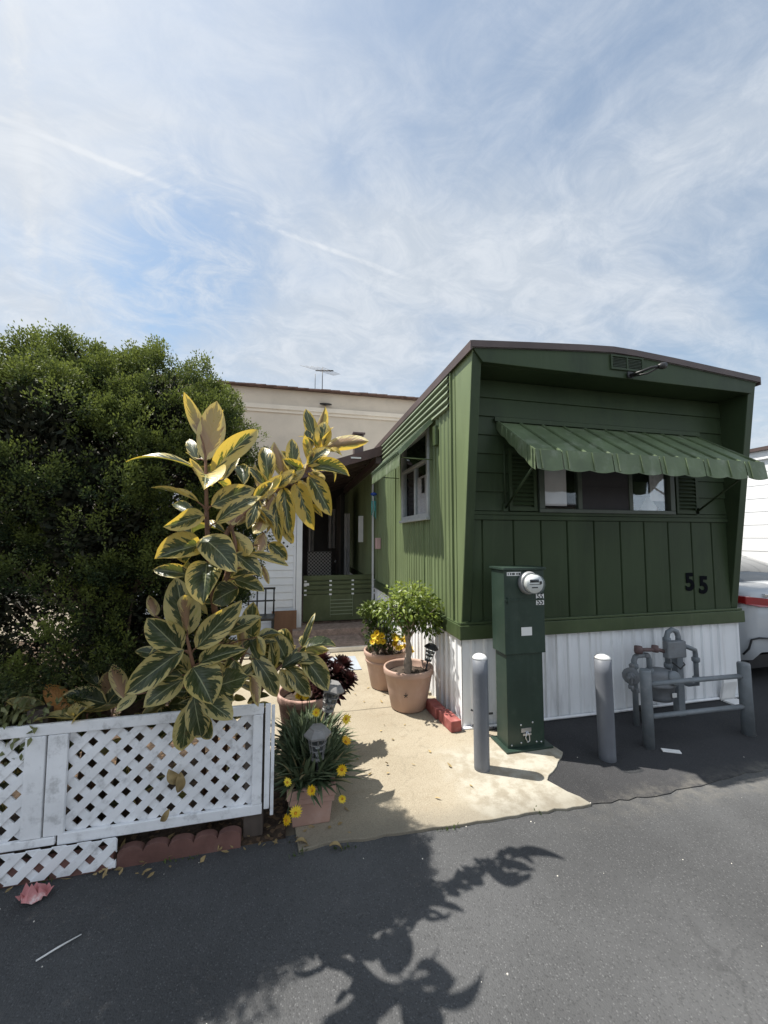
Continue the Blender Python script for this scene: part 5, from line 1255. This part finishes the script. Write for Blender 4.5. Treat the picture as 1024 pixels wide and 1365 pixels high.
mb = MB(); mb.sheet([(.31,8.30,.42),(.31,8.285,.60),(.31,8.31,.63),(.31,8.80,.63),(.31,8.845,.66),(.31,8.845,1.27),(.31,8.87,1.295),(.31,9.0,1.295),(.31,9.015,1.0)], (.52,0,0)); mb.build('throw', M['crochet'], AC)
for x in (.24,.88):
    mb = MB(); mb.box(x-.05,x+.05,8.28,8.95,.45,.80); mb.build('armrest', M['dark_wall'], AC, .03)
for x in (.28,.86):
    for y in (8.34,8.9):
        mb = MB(); mb.box(x-.03,x+.03,y-.03,y+.03,.17,.36); mb.build('leg', M['black_metal'], AC)
# charm and box on the side wall
CH = thing('wind_chime', 'blue and teal wind chime hanging from end of side awning', 'wind chime', (1.30, 6.35, 2.3))
mb = MB(); mb.tube([(1.30,6.35,2.62),(1.30,6.35,2.36)], .003, 5); mb.build('cord', M['black_plastic'], CH)
mb = MB(); mb.lathe((1.30,6.35,2.30), [(.0,0),(.05,.02),(.06,.04),(.03,.06),(0,.07)], 16); mb.build('disc', M['blue'], CH)
mb = MB()
for i in range(5):
    a = i*1.257; x, y = 1.30+.035*math.cos(a), 6.35+.035*math.sin(a); mb.tube([(x,y,2.22),(x,y,1.92+.03*i)], .010, 8); mb.tube([(x,y,2.32),(x,y,2.22)], .002, 4)
mb.build('tube', M['teal'], CH)
mb = MB(); mb.box(1.30,1.379,6.15,6.25,1.42,1.60); tag(mb.build('junction_box', M['pink_box'], None, .008), 'pale pink box fixed to the shaded green side wall above gate', 'box')

# ------------------------------------------------------------------ stucco house behind
SH = thing('stucco_house', 'large beige stucco building with cream eave band behind the porch', 'house', (-1, 10.8, 0))
mb = MB(); mb.box(-9,7.5,12.6,20,.0,6.38); mb.build('wall', M['stucco'], SH)
mb = MB(); mb.box(-9.08,7.58,12.52,12.6,5.70,5.84); mb.box(-9.05,7.55,12.56,12.6,5.60,5.70); mb.build('eave_band', M['stucco_trim'], SH)
mb = MB(); mb.box(.86,.875,12.585,12.6,3.0,5.6); mb.build('wall_crack', M['dark_wall'], SH)
mb = MB(); mb.prism([(-9.15,12.45,6.36),(-9.15,12.45,6.42),(-9.15,16.3,7.35),(-9.15,20.1,6.42),(-9.15,20.1,6.36),(-9.15,16.3,7.28)], (16.8,0,0))
x = -9.15; rt = random.Random(5)
while x < 7.6:
    w_ = rt.uniform(.30,.36); mb.obox((x+w_/2, 12.55, 6.435+rt.uniform(-.008,.01)), (w_/2-.006,0,.006), (0,.16,.035), (0,0,.022)); x += w_
mb.build('roof', M['roof_tile'], SH)
# antenna
AN = thing('antenna', 'thin metal television antenna on the stucco building roof', 'antenna', (.86, 13.0, 6.5))
mb = MB(); mb.tube([(.86,12.95,6.45),(.86,12.95,7.38)], .013, 8); mb.tube([(.62,12.95,6.45),(.62,12.95,7.15)], .010, 6); mb.build('mast', M['black_metal'], AN)
mb = MB(); mb.tube([(.66,13.3,7.42),(1.16,12.35,7.05)], .022, 8); mb.build('boom', M['black_metal'], AN)
mb = MB()
for t in (.1,.3,.5,.7,.9):
    c = Vector((.66,13.3,7.42)).lerp(Vector((1.16,12.35,7.05)), t); q = .62-.35*t; mb.tube([c-Vector((q,.25*q,-.06)), c+Vector((q,.25*q,-.06))], .006, 5)
mb.build('element', M['lantern_grey'], AN)
mb = MB(); mb.lathe((.95,12.50,5.93), [(.0,0),(.10,.03),(.10,.05),(0,.07)], 12, sx=2); tag(mb.build('eave_lamp', M['black_metal'], None), 'small dark lamp resting on the cream band of stucco building', 'lamp')

# ------------------------------------------------------------------ neighbour on the right
NB_ = thing('neighbour_home', 'white mobile home with dark roof line at the right edge', 'mobile home', (8.5, 9, 0))
mb = MB(); pr = []; z = .0
while z < 2.75: pr += [(6.896,3.7,z),(6.9,3.7,z+.196)]; z += .2
mb.sheet(pr, (0,10,0)); mb.box(6.92,10,3.7,13.7,.0,2.78); mb.build('wall', M['white_neighbour'], NB_)
mb = MB(); mb.box(6.86,10.05,3.6,13.8,2.785,2.91); mb.build('fascia', M['white_neighbour'], NB_)
mb = MB(); mb.box(6.82,10.1,3.55,13.85,2.912,2.965); mb.build('roof', M['roof_brown'], NB_)
OP = thing('neighbour_home', 'beige mobile home with dark windows across the lane behind the camera', 'mobile home', (1, -11, 0))  # unseen home, added to give the front windows something to reflect
mb = MB(); pr = []; z = .0
while z < 2.9: pr += [(-11,-9.02,z),(-11,-9.035,z+.195)]; z += .2
mb.sheet(pr, (26,0,0)); mb.box(-11,15,-12.5,-9.05,.0,3.0); mb.build('wall', M['stucco'], OP)
mb = MB(); mb.box(-11.2,15.2,-12.7,-8.8,3.01,3.12); mb.build('roof', M['roof_brown'], OP)
for x in (-7,-2,3,8):
    mb = MB(); mb.box(x,x+1.6,-9.03,-9.0,1.3,2.3); mb.build('window', M['interior'], OP)
# ------------------------------------------------------------------ car
CR = thing('parked_car', 'silver white parked car with red tail lamp between two mobile homes', 'car', (5.66, 5.4, 0))
ccx, hw = 5.66, .91
def loop(y, hw_, prof):
    """prof: list of (fraction of half width, z); mirrored to a full open section"""
    l = [(ccx - hw_*f, y, z) for f, z in prof]; rr_ = [(ccx + hw_*f, y, z) for f, z in reversed(prof)]
    return l + rr_
def loft(mb, loops, smooth=True):
    n = len(loops[0]); vs = [p for l in loops for p in l]
    mb.add(vs, [(i*n+j, i*n+j+1, (i+1)*n+j+1, (i+1)*n+j) for i in range(len(loops)-1) for j in range(n-1)] + [tuple(range(n)), tuple(reversed(range((len(loops)-1)*n, len(loops)*n)))], 0, smooth)
def sec(top, bot, y, hw_, sh=.86): return loop(y, hw_, [(.90,bot),(.97,bot+.08),(1.0,(top*.45+bot*.55)),(.985,top-.14),(.94,top-.05),(sh,top-.012),(.5,top+.01),(0.02,top+.018)])
y0 = 3.22
mb = MB(); loft(mb, [sec(.98,.36,y0+.02,hw*.86),sec(1.03,.27,y0+.07,hw*.93),sec(1.06,.22,y0+.22,hw*.985),sec(1.05,.2,y0+.6,hw),sec(1.0,.2,y0+1.3,hw),sec(.97,.2,y0+2.6,hw),sec(.96,.2,y0+3.3,hw),sec(.90,.21,y0+4.1,hw*.98),sec(.78,.24,y0+4.55,hw*.90),sec(.66,.3,y0+4.72,hw*.78)])
body = mb.build('body', M['car_paint'], CR)
def gsec(y, base, top, f): return loop(y, hw, [(.90,base),(.86,base+.1*(top-base)),(f+.02,base+.75*(top-base)),(f-.04,base+.95*(top-base)),(f-.18,top),(.02,top+.015)])
mb = MB(); loft(mb, [gsec(y0+.42,1.0,1.08,.80),gsec(y0+.75,1.0,1.27,.74),gsec(y0+1.2,.99,1.42,.71),gsec(y0+1.9,.97,1.46,.70),gsec(y0+2.5,.96,1.42,.71),gsec(y0+3.3,.95,1.0,.80)]); mb.build('greenhouse', M['car_glass'], CR)
mb = MB(); loft(mb, [gsec(y0+1.15,1.37,1.415,.70),gsec(y0+1.9,1.40,1.475,.70),gsec(y0+2.5,1.36,1.43,.70)]); mb.build('roof_panel', M['car_paint'], CR)
for sgn in (-1, 1):
    mb = MB(); q = lambda f, y, z: (ccx+sgn*hw*f, y, z)
    mb.prism([q(.50,y0-.02,.835),q(.50,y0-.02,.92),q(.80,y0-.015,.95),q(.97,y0+.02,.965),q(.97,y0+.02,.88),q(.78,y0-.015,.85)], (0,.14,0)); mb.prism([q(.971,y0+.021,.88),q(1.012,y0+.27,.90),q(1.012,y0+.30,.965),q(.971,y0+.021,.965)], (-sgn*.08,0,0)); mb.build('tail_lamp', M['car_red'], CR, .008)
    mb = MB(); mb.tube([q(.55,y0-.02,.50),q(.82,y0+.005,.52),q(.90,y0+.03,.50),q(.92,y0+.05,.40),q(.95,y0+.09,.33)], .010, 6); mb.build('bumper_trim', M['black_plastic'], CR)
    for yy in (y0+.95, y0+3.75):
        mb = MB(); mb.lathe((ccx+sgn*(hw-.2), yy, .32), [(.20,0),(.30,.0),(.32,.03),(.32,.19),(.30,.215),(.2,.21)], 28, axis=(sgn,0,0)); wh = mb.build('wheel', M['tyre'], CR)
        mb = MB(); mb.lathe((ccx+sgn*(hw-.01), yy, .32), [(.2,-.05),(.2,.0),(.17,.005),(.05,.0),(0,.01)], 20, axis=(sgn,0,0)); mb.build('rim', M['steel'], wh)
mb = MB(); mb.box(ccx-hw*.82,ccx+hw*.82,y0+.12,y0+4.4,.16,.30); mb.build('underbody', M['black_plastic'], CR)
mb = MB(); mb.box(ccx-.26,ccx+.26,y0-.012,y0+.03,.60,.72); mb.build('plate_recess', M['label_white'], CR)
mb = MB(); mb.box(ccx-hw*.7,ccx+hw*.7,y0-.004,y0+.03,.955,.985); mb.build('trunk_strip', M['chrome'], CR, .004)

# ------------------------------------------------------------------ small things
def crumple(name, c, sx, sy, h, m, label, cat, seed, n=7):
    r = random.Random(seed); mb = MB(); vs = []
    for i in range(n):
        for j in range(n):
            u, v = i/(n-1)-.5, j/(n-1)-.5; e_ = 1-.5*abs(u*v)*4
            vs.append((c[0]+u*sx*e_+r.uniform(-.3,.3)*sx/n, c[1]+v*sy*e_+r.uniform(-.3,.3)*sy/n, .006+h*abs(r.gauss(.45,.3))*(1-1.2*max(abs(u),abs(v)))+.004))
    mb.add(vs, [(i*n+j,(i+1)*n+j,(i+1)*n+j+1,i*n+j+1) for i in range(n-1) for j in range(n-1)], 0, False)
    o = mb.build(name, m); s = o.modifiers.new('thick','SOLIDIFY'); s.thickness = .001
    return tag(o, label, cat)
crumple('wrapper', (-1.10,2.13), .14, .10, .075, M['red_litter'], 'crumpled red and white wrapper on the lane below the fence', 'litter', 5)
mb = MB(); mb.tube([(-.925,1.825,.006),(-.87,1.86,.009),(-.81,1.90,.006)], [.003,.0035,.002], 6); tag(mb.build('twig', M['white_litter']), 'thin pale twig lying on the shaded lane asphalt', 'twig')
def dead_leaf(p0, p1, wd, nrm, lab, seed):
    vs, uv, fs = leaf_geo(p0, p1, wd, Vector(nrm), .15, .5, .2, .9, seed); mb = MB(); mb.add(vs, fs, 0, True); return tag(mb.build('fallen_leaf', M['dry_leaf']), lab, 'leaf')
dead_leaf((-.60,FY-.025,.43),(-.545,FY-.03,.35),.05,(0,-1,.2),'curled tan leaf caught upper on the white lattice',1)
dead_leaf((-.545,FY-.026,.41),(-.55,FY-.03,.30),.045,(.4,-1,.2),'brown curled leaf hanging beside the tan one on lattice',2)
dead_leaf((-.59,FY-.025,.235),(-.63,FY-.03,.175),.03,(0,-1,.1),'small tan leaf caught low on the white lattice',3)
r = random.Random(77)
for i, (x, y, lab) in enumerate(((.03,2.165,'dry curled leaf lying in front of the pink planter'),(.20,2.10,'small dry leaf on the path lip right of the planter'))):
    dead_leaf((x,y,.024),(x+.07,y-.02,.02),.03,(0,0,1),lab,10+i)
n_ = 150; C = np.stack([nrg.uniform(-1.6,.35,n_), 2.20 + nrg.uniform(-.06,.16,n_), np.full(n_, .016)], 1); C[:40,0] = nrg.uniform(.0,1.2,40); C[:40,1] = nrg.uniform(2.3,5.0,40); C[:40,2] = .022
V, F = leaflets(C, unit(nrg.normal(size=(n_,3))*[1,1,.12]), np.tile([0,0,1.], (n_,1)) + nrg.normal(size=(n_,3))*.3, nrg.uniform(.004,.011,n_), nrg.uniform(.02,.05,n_), -.2)
o = struct(np_mesh('leaf_litter', V, F, M['dry_leaf'], None, (0,0,0)), 'stuff'); o['label'] = 'small dry leaves scattered along the fence foot and path'
# weeds along the joint
n_ = 500; t_ = nrg.uniform(0,1,n_); xs_ = -1.35 + 2.9*t_; C = np.stack([xs_, np.where(xs_ < .0, 2.212, 2.105 - (xs_>.25)*.012) + nrg.normal(size=n_)*.012, np.full(n_, .002)], 1)
keep = (np.sin(xs_*9)+np.sin(xs_*23+1)) > .75; C = C[keep]; m_ = len(C)
V, F = diamonds(C, unit(nrg.normal(size=(m_,3))*.5 + [0,0,.8]), nrg.uniform(.002,.005,m_), nrg.uniform(.012,.035,m_)); o = np_mesh('weeds', V, F, M['marigold_leaf'], None, (0,0,0), attrs={'rnd': np.repeat(nrg.uniform(0,.7,m_), 4)})
struct(o, 'stuff'); o['label'] = 'tiny green weeds growing in the joint along the lane'
# grit on the lane and concrete
n_ = 70; mb = MB(); r = random.Random(8)
for i in range(n_):
    x, y = r.uniform(-1.6,4.2), r.uniform(.7,2.6); s_ = r.uniform(.0015,.004); mb.lathe((x,y,.0 if y < 2.05 else .012), [(s_,0),(s_*.8,s_*.7),(0,s_)], 5, ph=r.random()*3, smooth=False)
o = struct(mb.build('grit', M['step_edge'], loc=(0,0,0)), 'stuff'); o['label'] = 'loose pale grit scattered over the asphalt'
